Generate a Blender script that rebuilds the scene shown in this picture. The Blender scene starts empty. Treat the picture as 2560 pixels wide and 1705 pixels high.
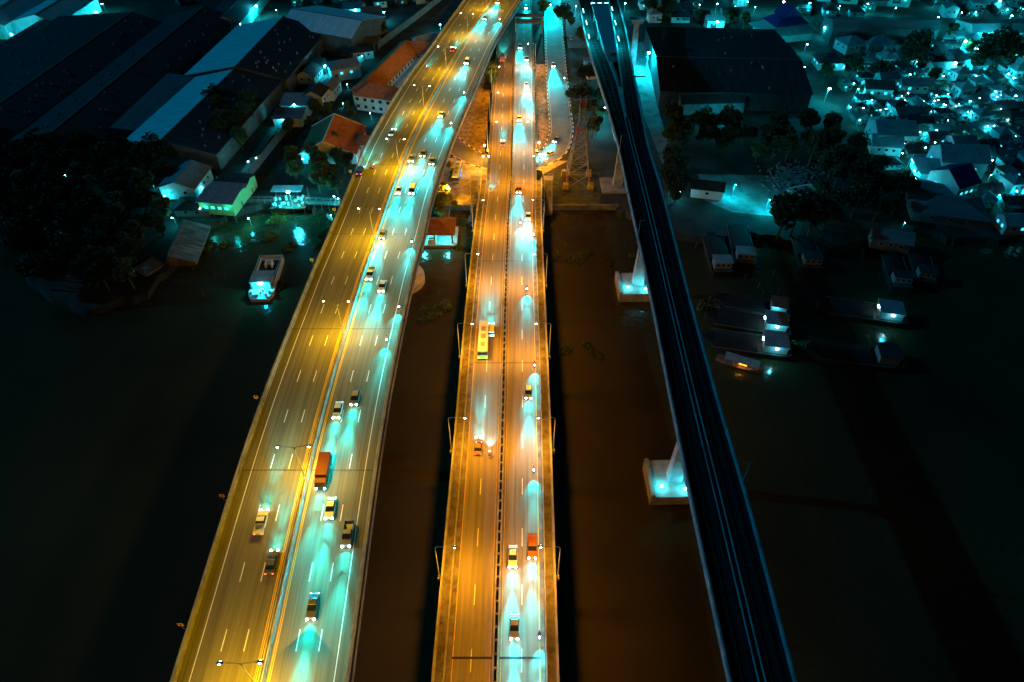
import bpy, bmesh, math, random
from mathutils import Vector, Matrix
random.seed(7)
S = bpy.context.scene
COL = S.collection
R = math.radians
# ------------------------------------------------------------------ camera, sky, moon, exposure
PIT = R(44.16); CZ = 140.0; FPX = 1706.7; CXP = 1280.0; CYP = 852.5
cam_d = bpy.data.cameras.new("camera"); cam = bpy.data.objects.new("camera", cam_d); COL.objects.link(cam)
cam.location = (0, 0, CZ); cam.rotation_euler = (math.pi/2 - PIT, 0, 0)
cam_d.lens = 24.0; cam_d.sensor_width = 36.0; cam_d.clip_start = 0.5; cam_d.clip_end = 6000
S.camera = cam
S.render.resolution_x = 1024; S.render.resolution_y = 682
W = bpy.data.worlds.new("World"); S.world = W; W.use_nodes = True
nt = W.node_tree; bgn = nt.nodes["Background"]
sky = nt.nodes.new("ShaderNodeTexSky"); sky.sky_type = 'NISHITA'; sky.sun_disc = False
sky.sun_elevation = R(28); sky.sun_rotation = R(-80)
mx = nt.nodes.new("ShaderNodeMix"); mx.data_type = 'RGBA'; mx.blend_type = 'MULTIPLY'; mx.inputs[0].default_value = 1
nt.links.new(sky.outputs[0], mx.inputs[6]); mx.inputs[7].default_value = (0.03, 0.45, 0.55, 1)
nt.links.new(mx.outputs[2], bgn.inputs[0]); bgn.inputs[1].default_value = 0.0075
sun_d = bpy.data.lights.new("moon", 'SUN'); sun_d.energy = 0.9; sun_d.angle = R(0.6); sun_d.color = (0.0, 0.43, 0.88)
sun = bpy.data.objects.new("moon", sun_d); COL.objects.link(sun)
sun.rotation_euler = Vector((-0.86, 0.12, 0.46)).to_track_quat('Z', 'Y').to_euler(); sun.location = (-200, 100, 300)
S.view_settings.view_transform = 'Standard'; S.view_settings.look = 'None'
S.view_settings.exposure = 0.0; S.view_settings.gamma = 1.0
S.render.engine = 'CYCLES'
try:
    S.cycles.use_light_tree = True
    S.cycles.max_bounces = 4; S.cycles.diffuse_bounces = 2; S.cycles.glossy_bounces = 2
    S.cycles.sample_clamp_indirect = 3.0; S.cycles.volume_bounces = 0
except Exception: pass
SP, CP = math.sin(PIT), math.cos(PIT)
def P(px, py, z=0.0):                       # point of the real place that lies at height z under that spot of the photo
    v = (py - CYP) / FPX; u = (px - CXP) / FPX; H = CZ - z; d = SP + v*CP
    return Vector((H*u/d, H*(CP - v*SP)/d, z))
GZ = 2.0                                     # ground level above the river
# ------------------------------------------------------------------ materials
MATS = {}
def mat(name, col, rough=0.8, var=0.25, scale=0.6, metal=0.0, col2=None, spec=0.3, bump=0.0, stretch=None, uv=False):
    if name in MATS: return MATS[name]
    m = bpy.data.materials.new(name); m.use_nodes = True; t = m.node_tree; b = t.nodes["Principled BSDF"]
    b.inputs["Roughness"].default_value = rough; b.inputs["Metallic"].default_value = metal
    b.inputs["Specular IOR Level"].default_value = spec
    tc = t.nodes.new("ShaderNodeTexCoord"); mp = t.nodes.new("ShaderNodeMapping"); nz = t.nodes.new("ShaderNodeTexNoise")
    if stretch: mp.inputs["Scale"].default_value = stretch
    t.links.new(tc.outputs["UV" if uv else "Object"], mp.inputs[0]); t.links.new(mp.outputs[0], nz.inputs["Vector"])
    nz.inputs["Scale"].default_value = scale; nz.inputs["Detail"].default_value = 5; nz.inputs["Roughness"].default_value = 0.65
    cr = t.nodes.new("ShaderNodeValToRGB"); t.links.new(nz.outputs[0], cr.inputs[0])
    a = [max(0, c*(1-var)) for c in col]; c2 = col2 if col2 else [min(1, c*(1+var)) for c in col]
    cr.color_ramp.elements[0].position = 0.32; cr.color_ramp.elements[1].position = 0.68
    cr.color_ramp.elements[0].color = (*a, 1); cr.color_ramp.elements[1].color = (*c2, 1)
    t.links.new(cr.outputs[0], b.inputs["Base Color"])
    if bump:
        bp = t.nodes.new("ShaderNodeBump"); bp.inputs["Strength"].default_value = bump; bp.inputs["Distance"].default_value = 0.3
        t.links.new(nz.outputs[0], bp.inputs["Height"]); t.links.new(bp.outputs[0], b.inputs["Normal"])
    MATS[name] = m; return m
def emat(name, col, st):
    if name in MATS: return MATS[name]
    m = bpy.data.materials.new(name); m.use_nodes = True; b = m.node_tree.nodes["Principled BSDF"]
    b.inputs["Base Color"].default_value = (*[c*0.6 for c in col], 1)
    b.inputs["Emission Color"].default_value = (*col, 1); b.inputs["Emission Strength"].default_value = st
    m.cycles.emission_sampling = 'NONE' if st > 0 else 'AUTO'
    MATS[name] = m; return m
asph = mat("asphalt", (.145,.128,.075), .85, .28, 1.0, spec=.12, stretch=(1.6,.02,1), uv=True)
asph2 = mat("asphalt_worn", (.185,.16,.13), .85, .30, 1.0, spec=.12, stretch=(1.3,.025,1), uv=True)
asphg = mat("street_asphalt", (.12,.11,.10), .8, .3, .15)
conc = mat("concrete", (.27,.255,.23), .85, .35, .35)
concd = mat("concrete_stained", (.13,.115,.095), .9, .5, .5)
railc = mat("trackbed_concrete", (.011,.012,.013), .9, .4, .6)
railp = mat("viaduct_parapet", (.26,.27,.28), .85, .4, .3)
steel = mat("galvanised_steel", (.35,.35,.33), .5, .2, 2, metal=.4)
steelr = mat("rail_steel", (.03,.03,.03), .6, .2, 2)
white = mat("white_paint", (.75,.73,.68), .6, .12, 2)
yellowp = mat("yellow_paint", (.72,.38,.03), .6, .15, 2)
black = mat("black_paint", (.015,.015,.015), .6, .2, 2)
redp = mat("red_paint", (.45,.05,.03), .55, .25, 1)
orangep = mat("orange_paint", (.75,.28,.02), .5, .15, 2)
bluep = mat("blue_paint", (.02,.12,.5), .5, .2, 2)
glassm = mat("dark_glass", (.015,.018,.022), .12, .1, 1, spec=.6)
tyre = mat("tyre_rubber", (.02,.02,.02), .85, .1, 2)
leafm = mat("leaves", (.035,.062,.02), .75, .5, .45, col2=(.08,.12,.035))
leafd = mat("dark_leaves", (.018,.035,.014), .8, .5, .45, col2=(.04,.065,.022))
leafy = mat("bright_leaves", (.11,.14,.02), .7, .4, .6, col2=(.2,.22,.03))
bark = mat("bark", (.09,.07,.05), .9, .3, 2)
grassm = mat("dry_grass", (.13,.10,.05), .95, .55, .5, col2=(.42,.28,.12), bump=.6)
soil = mat("dark_soil", (.018,.02,.016), .95, .6, .12, col2=(.05,.048,.035), bump=.5)
gravel = mat("pale_gravel", (.16,.16,.15), .95, .5, .2)
paving = mat("paving", (.30,.24,.17), .9, .45, .4)
woodm = mat("weathered_wood", (.12,.09,.06), .9, .3, 2)
rust = mat("rusty_tin", (.16,.09,.06), .85, .5, .5)
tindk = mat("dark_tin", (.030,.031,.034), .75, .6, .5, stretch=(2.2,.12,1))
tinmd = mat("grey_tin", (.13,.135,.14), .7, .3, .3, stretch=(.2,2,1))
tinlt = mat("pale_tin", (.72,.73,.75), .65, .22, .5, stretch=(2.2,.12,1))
tinsm = mat("small_pale_tin", (.24,.25,.26), .7, .25, .5)
tile = mat("red_roof_tile", (.46,.14,.05), .8, .3, .6)
tileb = mat("blue_roof_tile", (.01,.02,.12), .7, .2, .8)
rustg = mat("patchy_grey_tin", (.10,.105,.11), .85, .7, .5, col2=(.22,.2,.2), stretch=(1.6,.15,1))
wallw = mat("white_wall", (.55,.54,.50), .85, .18, .4)
wallg = mat("grey_wall", (.13,.13,.125), .9, .3, .4)
walln = mat("green_wall", (.22,.36,.12), .85, .15, .6)
skin = mat("skin", (.42,.25,.17), .6, .05, 4)
shirts = [mat("shirt_white", (.5,.5,.5), .9, .1, 4), mat("shirt_red", (.4,.05,.04), .9, .1, 4), mat("shirt_blue", (.05,.1,.3), .9, .1, 4)]
jeans = mat("dark_trousers", (.03,.04,.07), .9, .1, 4)
e_warm0 = None; e_warm = emat("warm_lamp", (1,.86,.66), 60); e_cyan = emat("cyan_lamp", (.62,1,1), 45)
e_head = emat("headlight_glow", (.60,1,1), 60); e_tail = emat("tail_light_glow", (1,.06,.03), 12)
e_win = emat("lit_window", (.05,.75,.95), 1.6); e_stn = emat("station_tube", (.35,.95,1), 5); e_org = emat("boat_bulb", (1,.45,.02), 3)
# ------------------------------------------------------------------ mesh helpers
class MB:
    def __init__(s): s.v = []; s.f = []; s.m = []; s.uv = None
    def add(s, vs, fs, mi=0):
        o = len(s.v); s.v += [tuple(p) for p in vs]
        for f in fs: s.f.append(tuple(i+o for i in f)); s.m.append(mi)
    def box(s, c, d, rz=0, mi=0, taper=1.0):
        x, y, z = d[0]/2, d[1]/2, d[2]/2; co, si = math.cos(rz), math.sin(rz); vs = []
        for dz in (-1, 1):
            k = taper if dz > 0 else 1
            for dx, dy in ((-1,-1),(1,-1),(1,1),(-1,1)):
                a, b = dx*x*k, dy*y*k; vs.append((c[0]+a*co-b*si, c[1]+a*si+b*co, c[2]+dz*z))
        s.add(vs, [(3,2,1,0),(4,5,6,7),(0,1,5,4),(1,2,6,5),(2,3,7,6),(3,0,4,7)], mi)
    def tube(s, a, b, r0, r1=None, n=6, mi=0):
        a, b = Vector(a), Vector(b); r1 = r0 if r1 is None else r1
        d = (b-a); q = d.to_track_quat('Z', 'Y') if d.length > 1e-6 else Vector((0,0,1)).to_track_quat('Z','Y')
        vs = []
        for p, r in ((a, r0), (b, r1)):
            for i in range(n):
                t = 2*math.pi*i/n; vs.append(p + q @ Vector((r*math.cos(t), r*math.sin(t), 0)))
        fs = [(i, (i+1) % n, n+(i+1) % n, n+i) for i in range(n)] + [tuple(range(n-1, -1, -1)), tuple(range(n, 2*n))]
        s.add(vs, fs, mi)
    def prism(s, poly, z0, z1, mi=0, mside=None):
        n = len(poly); a = sum(poly[i][0]*poly[(i+1) % n][1]-poly[(i+1) % n][0]*poly[i][1] for i in range(n))
        if a < 0: poly = poly[::-1]
        vs = [(p[0], p[1], z0) for p in poly] + [(p[0], p[1], z1) for p in poly]
        s.add(vs, [tuple(range(n-1, -1, -1)), tuple(range(n, 2*n))], mi)
        s.f += []; o = len(s.v)-2*n
        for i in range(n): s.f.append((o+i, o+(i+1) % n, o+n+(i+1) % n, o+n+i)); s.m.append(mi if mside is None else mside)
    def extr(s, prof, hw, inset_z=None, inset=0, mi=0):          # side profile (y,z) extruded across x
        n = len(prof); vs = []
        for sx in (-1, 1):
            for y, z in prof: vs.append((sx*(hw-(inset if inset_z is not None and z > inset_z else 0)), y, z))
        s.add(vs, [tuple(range(n)), tuple(range(2*n-1, n-1, -1))] + [(i, n+i, n+(i+1) % n, (i+1) % n) for i in range(n)], mi)
    def ball(s, c, r, n=8, k=6, sz=1.0, mi=0):
        vs = [(c[0], c[1], c[2]+r*sz)]
        for j in range(1, k):
            p = math.pi*j/k
            for i in range(n):
                t = 2*math.pi*i/n; vs.append((c[0]+r*math.sin(p)*math.cos(t), c[1]+r*math.sin(p)*math.sin(t), c[2]+r*sz*math.cos(p)))
        vs.append((c[0], c[1], c[2]-r*sz)); fs = [(0, 1+i, 1+(i+1) % n) for i in range(n)]
        for j in range(k-2):
            for i in range(n): a = 1+j*n+i; b = 1+j*n+(i+1) % n; fs.append((a, a+n, b+n, b))
        L = len(vs)-1; fs += [(L, L-n+(i+1) % n, L-n+i) for i in range(n)]
        s.add(vs, fs, mi)
    def build(s, name, mats, parent=None, smooth=False):
        me = bpy.data.meshes.new(name); me.from_pydata(s.v, [], s.f)
        if not isinstance(mats, (list, tuple)): mats = [mats]
        for m in mats: me.materials.append(m)
        me.polygons.foreach_set("material_index", s.m)
        if smooth: me.polygons.foreach_set("use_smooth", [True]*len(me.polygons))
        if s.uv:
            ul = me.uv_layers.new(name="UVMap")
            for l in me.loops: ul.data[l.index].uv = s.uv.get(l.vertex_index, (0, 0))
        me.update(); o = bpy.data.objects.new(name, me); COL.objects.link(o)
        if parent: o.parent = parent
        return o
def tag(o, label=None, cat=None, group=None, kind=None):
    if label: o["label"] = label
    if cat: o["category"] = cat
    if group: o["group"] = group
    if kind: o["kind"] = kind
    return o
def empty(name, loc=(0,0,0), rz=0.0):
    o = bpy.data.objects.new(name, None); COL.objects.link(o); o.location = loc; o.rotation_euler = (0, 0, rz); o.empty_display_size = .5
    return o
def kids(o): return [c for c in bpy.data.objects if c.parent == o]
def make_tree(o): return (o, [make_tree(c) for c in kids(o)])
def copy_from(t, parent=None):
    c = t[0].copy(); COL.objects.link(c)
    if parent: c.parent = parent
    for k in t[1]: copy_from(k, c)
    return c
def light(kind, name, energy, col, loc, parent=None, size=.15, cone=160, blend=.5, rot=None, scale=None):
    key = (kind, name, energy, col, size, cone, blend)
    d = LD.get(key)
    if d is None:
        d = bpy.data.lights.new(name, kind); d.energy = energy; d.color = col; d.shadow_soft_size = size
        if kind == 'SPOT': d.spot_size = R(cone); d.spot_blend = blend
        LD[key] = d
    o = bpy.data.objects.new(name, d); COL.objects.link(o); o.location = loc
    if rot: o.rotation_euler = rot
    if scale: o.scale = scale
    if parent: o.parent = parent
    return o
LD = {}
ORD = ["first","second","third","fourth","fifth","sixth","seventh","eighth","ninth","tenth","eleventh","twelfth","thirteenth","fourteenth","fifteenth","sixteenth","seventeenth","eighteenth","nineteenth","twentieth"]
def nth(i):
    if i < 20: return ORD[i]
    T = ["twenty","thirty","forty","fifty","sixty","seventy","eighty","ninety"][(i+1)//10-2]
    return T + ("-"+ORD[(i+1) % 10-1] if (i+1) % 10 else "th")
# ------------------------------------------------------------------ river and land
def pxp(lst, z): return [P(a, b, z) for a, b in lst]
wm = bpy.data.materials.new("river_water"); wm.use_nodes = True; t = wm.node_tree; b = t.nodes["Principled BSDF"]
b.inputs["Base Color"].default_value = (.035,.032,.022,1); b.inputs["Roughness"].default_value = .13; b.inputs["Specular IOR Level"].default_value = .5
tc = t.nodes.new("ShaderNodeTexCoord"); n1 = t.nodes.new("ShaderNodeTexNoise"); n1.inputs["Scale"].default_value = .5; n1.inputs["Detail"].default_value = 4
bp = t.nodes.new("ShaderNodeBump"); bp.inputs["Strength"].default_value = .6; bp.inputs["Distance"].default_value = .3
n2 = t.nodes.new("ShaderNodeTexNoise"); n2.inputs["Scale"].default_value = .02; n2.inputs["Detail"].default_value = 3
cr = t.nodes.new("ShaderNodeValToRGB"); cr.color_ramp.elements[0].color = (.024,.021,.008,1); cr.color_ramp.elements[1].color = (.052,.044,.018,1)
cr.color_ramp.elements[0].position = .3; cr.color_ramp.elements[1].position = .7
t.links.new(tc.outputs["Object"], n1.inputs["Vector"]); t.links.new(tc.outputs["Object"], n2.inputs["Vector"])
t.links.new(n2.outputs[0], cr.inputs[0]); t.links.new(cr.outputs[0], b.inputs["Base Color"])
t.links.new(n1.outputs[0], bp.inputs["Height"]); t.links.new(bp.outputs[0], b.inputs["Normal"])
m_ = MB(); m_.add([(-1500,-600,0),(1500,-600,0),(1500,1500,0),(-1500,1500,0)], [(0,1,2,3)]); tag(m_.build("water", wm), kind="structure")
SHORE = [(-420,505),(-150,540),(40,600),(75,700),(215,775),(350,735),(420,668),(470,600),(545,548),(640,512),(700,508),(860,506),(1010,500),(1100,517),(1540,517),(1610,545),(1740,590),(1860,580),(1990,600),(2060,630),(2150,600),(2230,560),(2330,575),(2380,600),(2560,590),(3000,600)]
def rough_line(pts, n, amp):
    out = []
    for i in range(len(pts)-1):
        a, b = pts[i], pts[i+1]; straight = abs(a.y-b.y) < .5 and abs(a.x-b.x) > 20
        k = 1 if straight else n
        for j in range(k):
            p = a.lerp(b, j/k)
            if not straight and j: p += Vector((random.uniform(-amp, amp), random.uniform(-amp, amp), 0))
            out.append(p)
    return out + [pts[-1]]
sh = rough_line(pxp(SHORE, GZ), 6, 1.6)
poly = [Vector((-1400, sh[0].y, GZ))] + sh + [Vector((1400, sh[-1].y, GZ))]
for i in range(1, len(poly)): poly[i].x = max(poly[i].x, poly[i-1].x+.05)
bm = bmesh.new(); vs = [bm.verts.new(p) for p in poly]; vt = [bm.verts.new((p.x, 1400, GZ)) for p in poly]
for i in range(len(vs)-1): bm.faces.new((vs[i], vs[i+1], vt[i+1], vt[i]))
for i in range(len(sh)+1):
    a, b_ = vs[i], vs[i+1]
    c = bm.verts.new(a.co + Vector((0, -2.2, -3.2))); d = bm.verts.new(b_.co + Vector((0, -2.2, -3.2))); bm.faces.new((a, c, d, b_))
bmesh.ops.recalc_face_normals(bm, faces=bm.faces)
me = bpy.data.meshes.new("ground"); bm.to_mesh(me); bm.free(); me.materials.append(soil)
g = bpy.data.objects.new("ground", me); COL.objects.link(g); tag(g, kind="structure")
def sheet(name, pxs, z, m, th=.0):
    poly = [(p.x, p.y) for p in pxp(pxs, z)]; mb = MB(); mb.prism(poly, z-.25, z); return tag(mb.build(name, m), kind="structure")
# lawns, plaza and yards
sheet("lawn", [(1030,330),(1075,180),(1130,110),(1235,130),(1222,250),(1210,400),(1130,385),(1075,362)], GZ+.012, grassm)
sheet("lawn", [(1336,160),(1372,160),(1376,330),(1362,365),(1334,385)], GZ+.012, grassm)
sheet("plaza_pavement", [(1040,430),(1120,395),(1420,402),(1330,450),(1330,514),(1104,514),(1040,470)], GZ+.02, paving)
sheet("lawn", [(1345,455),(1400,430),(1500,430),(1500,514),(1345,514)], GZ+.015, mat("short_grass", (.04,.055,.02), .95, .5, .6, col2=(.10,.09,.03)))
sheet("yard", [(1570,105),(1625,105),(1650,290),(1690,420),(1660,420),(1610,290)], GZ+.015, gravel)
sheet("yard", [(1745,435),(2000,440),(2010,500),(1930,540),(1830,530),(1760,500)], GZ+.015, gravel)
sheet("alley", [(605,458),(640,400),(700,310),(740,275),(800,215),(870,175),(950,110),(945,104),(850,165),(780,205),(700,285),(625,395),(590,450)], GZ+.02, gravel)
sheet("street", [(590,80),(640,-40),(700,-40),(650,30),(610,90)], GZ+.02, asphg)
# ------------------------------------------------------------------ ribbons (roads that run through the picture)
class Rib:
    def __init__(s, keys, W, step=4.0):
        pts = [(P(k[1], k[0], k[3]), P(k[2], k[0], k[3])) for k in keys]
        pts.sort(key=lambda q: q[0].y+q[1].y)
        s.W = W; a, b = pts[0], pts[1]
        e = [(p0 + (p0-p1)*((p0.y+30)/(p1.y-p0.y))) for p0, p1 in zip(a, b)]; e[0].z = a[0].z; e[1].z = a[1].z
        pts = [tuple(e)] + pts
        a, b = pts[-1], pts[-2]; k = 60/((a[0]-b[0]).length)
        pts.append((a[0]+(a[0]-b[0])*k, a[1]+(a[1]-b[1])*k))
        if pts[-1][0].z < GZ+.3: pts[-1] = tuple(Vector((p.x, p.y, pts[-2][0].z)) for p in pts[-1])
        s.q = []
        for i in range(len(pts)-1):
            p0, p1, p2, p3 = pts[max(i-1, 0)], pts[i], pts[i+1], pts[min(i+2, len(pts)-1)]
            n = max(1, int((p1[0]-p2[0]).length/step))
            for j in range(n):
                u = j/n; r = []
                for e_ in (0, 1):
                    A, B, C_, D = p0[e_], p1[e_], p2[e_], p3[e_]
                    t1 = (C_-A)/max((C_-A).length, .1)*(C_-B).length; t2 = (D-B)/max((D-B).length, .1)*(C_-B).length
                    h = B*(2*u**3-3*u*u+1) + t1*(u**3-2*u*u+u) + C_*(-2*u**3+3*u*u) + t2*(u**3-u*u); r.append(h)
                s.q.append(tuple(r))
        s.q.append(pts[-1])
        s.L = [0]
        for i in range(1, len(s.q)): s.L.append(s.L[-1] + ((s.q[i][0]+s.q[i][1])/2-(s.q[i-1][0]+s.q[i-1][1])/2).length)
    def at(s, l, u, dz=0):
        l = min(max(l, 0), s.L[-1]-1e-4); lo, hi = 0, len(s.L)-1
        while hi-lo > 1:
            m = (lo+hi)//2
            if s.L[m] <= l: lo = m
            else: hi = m
        f = (l-s.L[lo])/(s.L[hi]-s.L[lo]); A = s.q[lo][0].lerp(s.q[hi][0], f); B = s.q[lo][1].lerp(s.q[hi][1], f)
        p = A.lerp(B, u/s.W); p.z += dz; return p
    def lY(s, Y):
        lo, hi = 0.0, s.L[-1]
        for _ in range(30):
            m = (lo+hi)/2
            if s.at(m, s.W/2).y < Y: lo = m
            else: hi = m
        return lo
    def head(s, l): d = s.at(l+2, s.W/2)-s.at(l-2, s.W/2); return math.atan2(-d.x, d.y), d.normalized()
    def find(s, px, py):                      # spot of the deck under that pixel -> (length, offset)
        z = 20
        for _ in range(8):
            p = P(px, py, z); l = s.lY(p.y); z = s.at(l, s.W/2).z
        p = P(px, py, z); l = s.lY(p.y)
        A, B = s.at(l, 0), s.at(l, s.W); d = B-A; u = (p-A).dot(d)/d.length_squared*s.W
        l2 = l + (p-s.at(l, u)).dot(s.head(l)[1]); return l2, u
    def sweep(s, mb, u0, u1, z0, z1, l0=None, l1=None, mi=0, sheet=False, uvs=None):
        l0 = 0 if l0 is None else l0; l1 = s.L[-1] if l1 is None else l1
        ls = [l0] + [l for l in s.L if l0+.3 < l < l1-.3] + [l1]; o = len(mb.v); n = len(ls)
        for l in ls:
            cs = ((u0,z1),(u1,z1)) if sheet else ((u0,z0),(u1,z0),(u1,z1),(u0,z1))
            for u, z in cs:
                if uvs is not None: uvs[len(mb.v)] = (u, l)
                mb.v.append(tuple(s.at(l, u, z)))
        if sheet:
            for i in range(n-1): mb.f.append((o+2*i, o+2*i+1, o+2*i+3, o+2*i+2)); mb.m.append(mi)
        else:
            for i in range(n-1):
                a = o+4*i
                for k in range(4): mb.f.append((a+k, a+(k+1) % 4, a+4+(k+1) % 4, a+4+k)[::-1]); mb.m.append(mi)
            mb.f.append((o, o+1, o+2, o+3)); mb.m.append(mi); e = o+4*(n-1); mb.f.append((e+3, e+2, e+1, e)); mb.m.append(mi)
def road_part(rib, name, m, u0, u1, z, parent, l0=None, l1=None):
    mb = MB(); uv = {}; rib.sweep(mb, u0, u1, z, z, l0, l1, sheet=True, uvs=uv); mb.uv = uv; return mb.build(name, m, parent)
def dashes(rib, mb, u, w, per, ln, z, l0, l1, ph=0):
    l = l0+ph
    while l < l1-ln: rib.sweep(mb, u-w/2, u+w/2, z, z, l, l+ln, sheet=True); l += per
# --- left expressway bridge
LB = Rib([(1705,427,879,26.5),(1050,635.5,966,26),(706,769,1033,24.5),(593,818,1062,23.5),(480,866,1089,22.5),(351,922,1135,21),(197,1016,1200.6,18),(120,1075,1233,16.2),(84,1100,1253,15.4),(0,1160,1306,13.5)], 28.5)
lb = tag(empty("expressway_bridge", LB.at(60, 14).to_tuple()), "wide six-lane road bridge on the left, mustard lit, curving away to the right", "bridge")
lbi = lb.location.copy()
def under(o, par):                            # parent without moving
    o.parent = par; o.matrix_parent_inverse = Matrix.Translation(-par.location) if par.rotation_euler.z == 0 else par.matrix_basis.inverted(); return o
def pb(mb, name, m, par, **k): return under(mb.build(name, m, **k), par)
mb = MB(); LB.sweep(mb, .2, 28.3, -1.2, -.02); LB.sweep(mb, 6, 22.5, -2.6, -1.21); pb(mb, "deck", concd, lb)
o = road_part(LB, "road_surface", asph, .95, 13.75, .02, None); under(o, lb)
o = road_part(LB, "road_surface", asph, 14.85, 27.4, .02, None); under(o, lb)
for a, c in ((0, .9), (27.45, 28.5)):
    mb = MB(); LB.sweep(mb, a, c, -1.5, .35); LB.sweep(mb, a+.25, c-.25, .352, 1.0); pb(mb, "parapet", conc, lb)
mb = MB(); LB.sweep(mb, 13.8, 14.8, -.01, .25); LB.sweep(mb, 13.95, 14.2, .252, 1.0); LB.sweep(mb, 14.4, 14.65, .252, 1.0); pb(mb, "median_barrier", conc, lb)
mb = MB()
for u in (2.9, 25.7): LB.sweep(mb, u-.08, u+.08, .03, .03, sheet=True)
for u in (6.6, 10.3, 18.8, 22.5): dashes(LB, mb, u, .17, 12.0, 3.6, .03, 0, LB.L[-1], 2.5)
pb(mb, "lane_marking", white, lb)
mb = MB()
for u in (13.05, 13.35, 15.25, 15.55): LB.sweep(mb, u-.07, u+.07, .03, .03, sheet=True)
pb(mb, "edge_line", yellowp, lb)
l = 25
while l < LB.L[-1]-10:
    for a, c in ((.95, 13.75), (14.85, 27.4)):
        mb = MB(); LB.sweep(mb, a, c, .035, .035, l, l+.18, sheet=True); pb(mb, "expansion_joint", black, lb)
    l += 42.5
def pier(rib, l, u, wcap, par, zb, wcol=3, hammer=8, round_cap=None, name="pier"):
    p = rib.at(l, u); a, _ = rib.head(l); top = p.z-2.62
    mb = MB(); mb.box((p.x, p.y, (zb+top-1.5)/2), (wcol, 2.2, top-1.5-zb), a); mb.box((p.x, p.y, top-.76), (hammer, 2.6, 1.5), a)
    q = pb(mb, name, conc, par)
    mb = MB()
    if round_cap:
        mb.tube((p.x, p.y, -2), (p.x, p.y, 2.2), round_cap, round_cap, 40); mb.tube((p.x, p.y, 2.2), (p.x, p.y, 2.6), round_cap-1.3, round_cap-1.3, 40)
    else: mb.box((p.x, p.y, zb/2+.4 if zb < 3 else zb-.5), (wcap, 9, 4.5 if zb < 3 else 1), a)
    c = mb.build("pile_cap", mat("lit_cap_concrete", (.55,.5,.42), .85, .3, .4) if round_cap else conc); c.parent = q; c.matrix_parent_inverse = q.matrix_parent_inverse.inverted() if False else Matrix(); c.location = (0, 0, 0)  # round cap coloured paler than the others in place of stronger lamp light
    c.matrix_parent_inverse = Matrix.Identity(4)
    return q
for i, Y in enumerate((35, 100, 172, 232, 290, 350, 410)):
    l = LB.lY(Y); pier(LB, l, 14.25 if Y != 172 else 17.5, 14, lb, 2.2 if Y < 200 else GZ, 5, 16, round_cap=7.8 if Y == 172 else None)
# --- middle bridge
CB = Rib([(1705,1079,1398,16),(1042,1140,1376,16),(800,1161,1365.5,15),(553,1188,1355,12),(451,1202,1355,10.5),(320,1213,1350,7),(183,1224,1347,3.6),(90,1236,1342,2.45),(0,1243,1338,2.3)], 22)
cb = tag(empty("road_bridge", CB.at(60, 11).to_tuple()), "straight four-lane road bridge in the middle, orange lit, with footways", "bridge")
lst = CB.lY(P(1278, 451, 10.5).y)              # footways end at the stairs
lgr = CB.lY(P(1285, 150, 3).y)
mb = MB(); CB.sweep(mb, .1, 21.9, -1.0, -.02, 0, lst); CB.sweep(mb, 2.0, 20.0, -1.0, -.02, lst, lgr+30); CB.sweep(mb, 4, 18, -2.4, -1.02, 0, lst+60); pb(mb, "deck", concd, cb)
mb = MB(); CB.sweep(mb, 2.0, 20.0, -.3, -.02, lgr, None)
o = road_part(CB, "road_surface", asph2, 3.15, 10.25, .02, None); under(o, cb); o = road_part(CB, "road_surface", asph2, 11.55, 18.95, .02, None); under(o, cb)
mb = MB(); CB.sweep(mb, .45, 1.95, 0, .2, 0, lst); pb(mb, "footway", concd, cb)
mb = MB(); CB.sweep(mb, 20.05, 21.55, 0, .2, 0, lst); pb(mb, "footway", concd, cb)
mb = MB(); CB.sweep(mb, 0, .42, -1.2, 1.1, 0, lst); pb(mb, "parapet", conc, cb)
mb = MB(); CB.sweep(mb, 21.58, 22.0, -1.2, 1.1, 0, lst); pb(mb, "parapet", conc, cb)
for a, c in ((1.98, 2.22), (19.78, 20.02)):
    mb = MB(); CB.sweep(mb, a, c, 0, 1.0); pb(mb, "crash_rail", conc, cb)
for a, c in ((2.5, 3.1), (19.0, 19.6)):
    mb = MB(); CB.sweep(mb, a, c, 0, .14); pb(mb, "gutter", concd, cb)
mb = MB(); CB.sweep(mb, 10.3, 10.5, 0, .28); CB.sweep(mb, 11.3, 11.5, 0, .28); CB.sweep(mb, 10.52, 10.64, 0, .9); CB.sweep(mb, 11.16, 11.28, 0, .9)
CB.sweep(mb, 10.65, 11.15, 0, .1, mi=1)
l = 1.0
while l < CB.L[-1]-4: CB.sweep(mb, 10.642, 11.158, .12, .8, l, l+.25); l += 2.4
pb(mb, "median_barrier", [conc, black], cb)
mb = MB()
dashes(CB, mb, 6.6, .15, 12, 4, .03, 0, CB.L[-1], 3); dashes(CB, mb, 15.5, .15, 12, 4, .03, 0, CB.L[-1], 3); pb(mb, "lane_marking", white, cb)
mb = MB()
for u in (3.35, 9.95, 11.85, 18.75): CB.sweep(mb, u-.06, u+.06, .03, .03, sheet=True)
pb(mb, "edge_line", yellowp, cb)
for Y in (P(1260, 1648, 16).y, P(1260, 459, 10.6).y, 120, 165, 260):
    l = CB.lY(Y)
    for a, c in ((3.15, 10.25), (11.55, 18.95)):
        mb = MB(); CB.sweep(mb, a, c, .035, .035, l, l+(.42 if Y < 60 else .2), sheet=True); pb(mb, "expansion_joint", black, cb)
for Y in (20, 75, 130, 185, 232, 262): pier(CB, CB.lY(Y), 11, 18, cb, 1.0 if Y < 200 else GZ, 12, 14)
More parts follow.
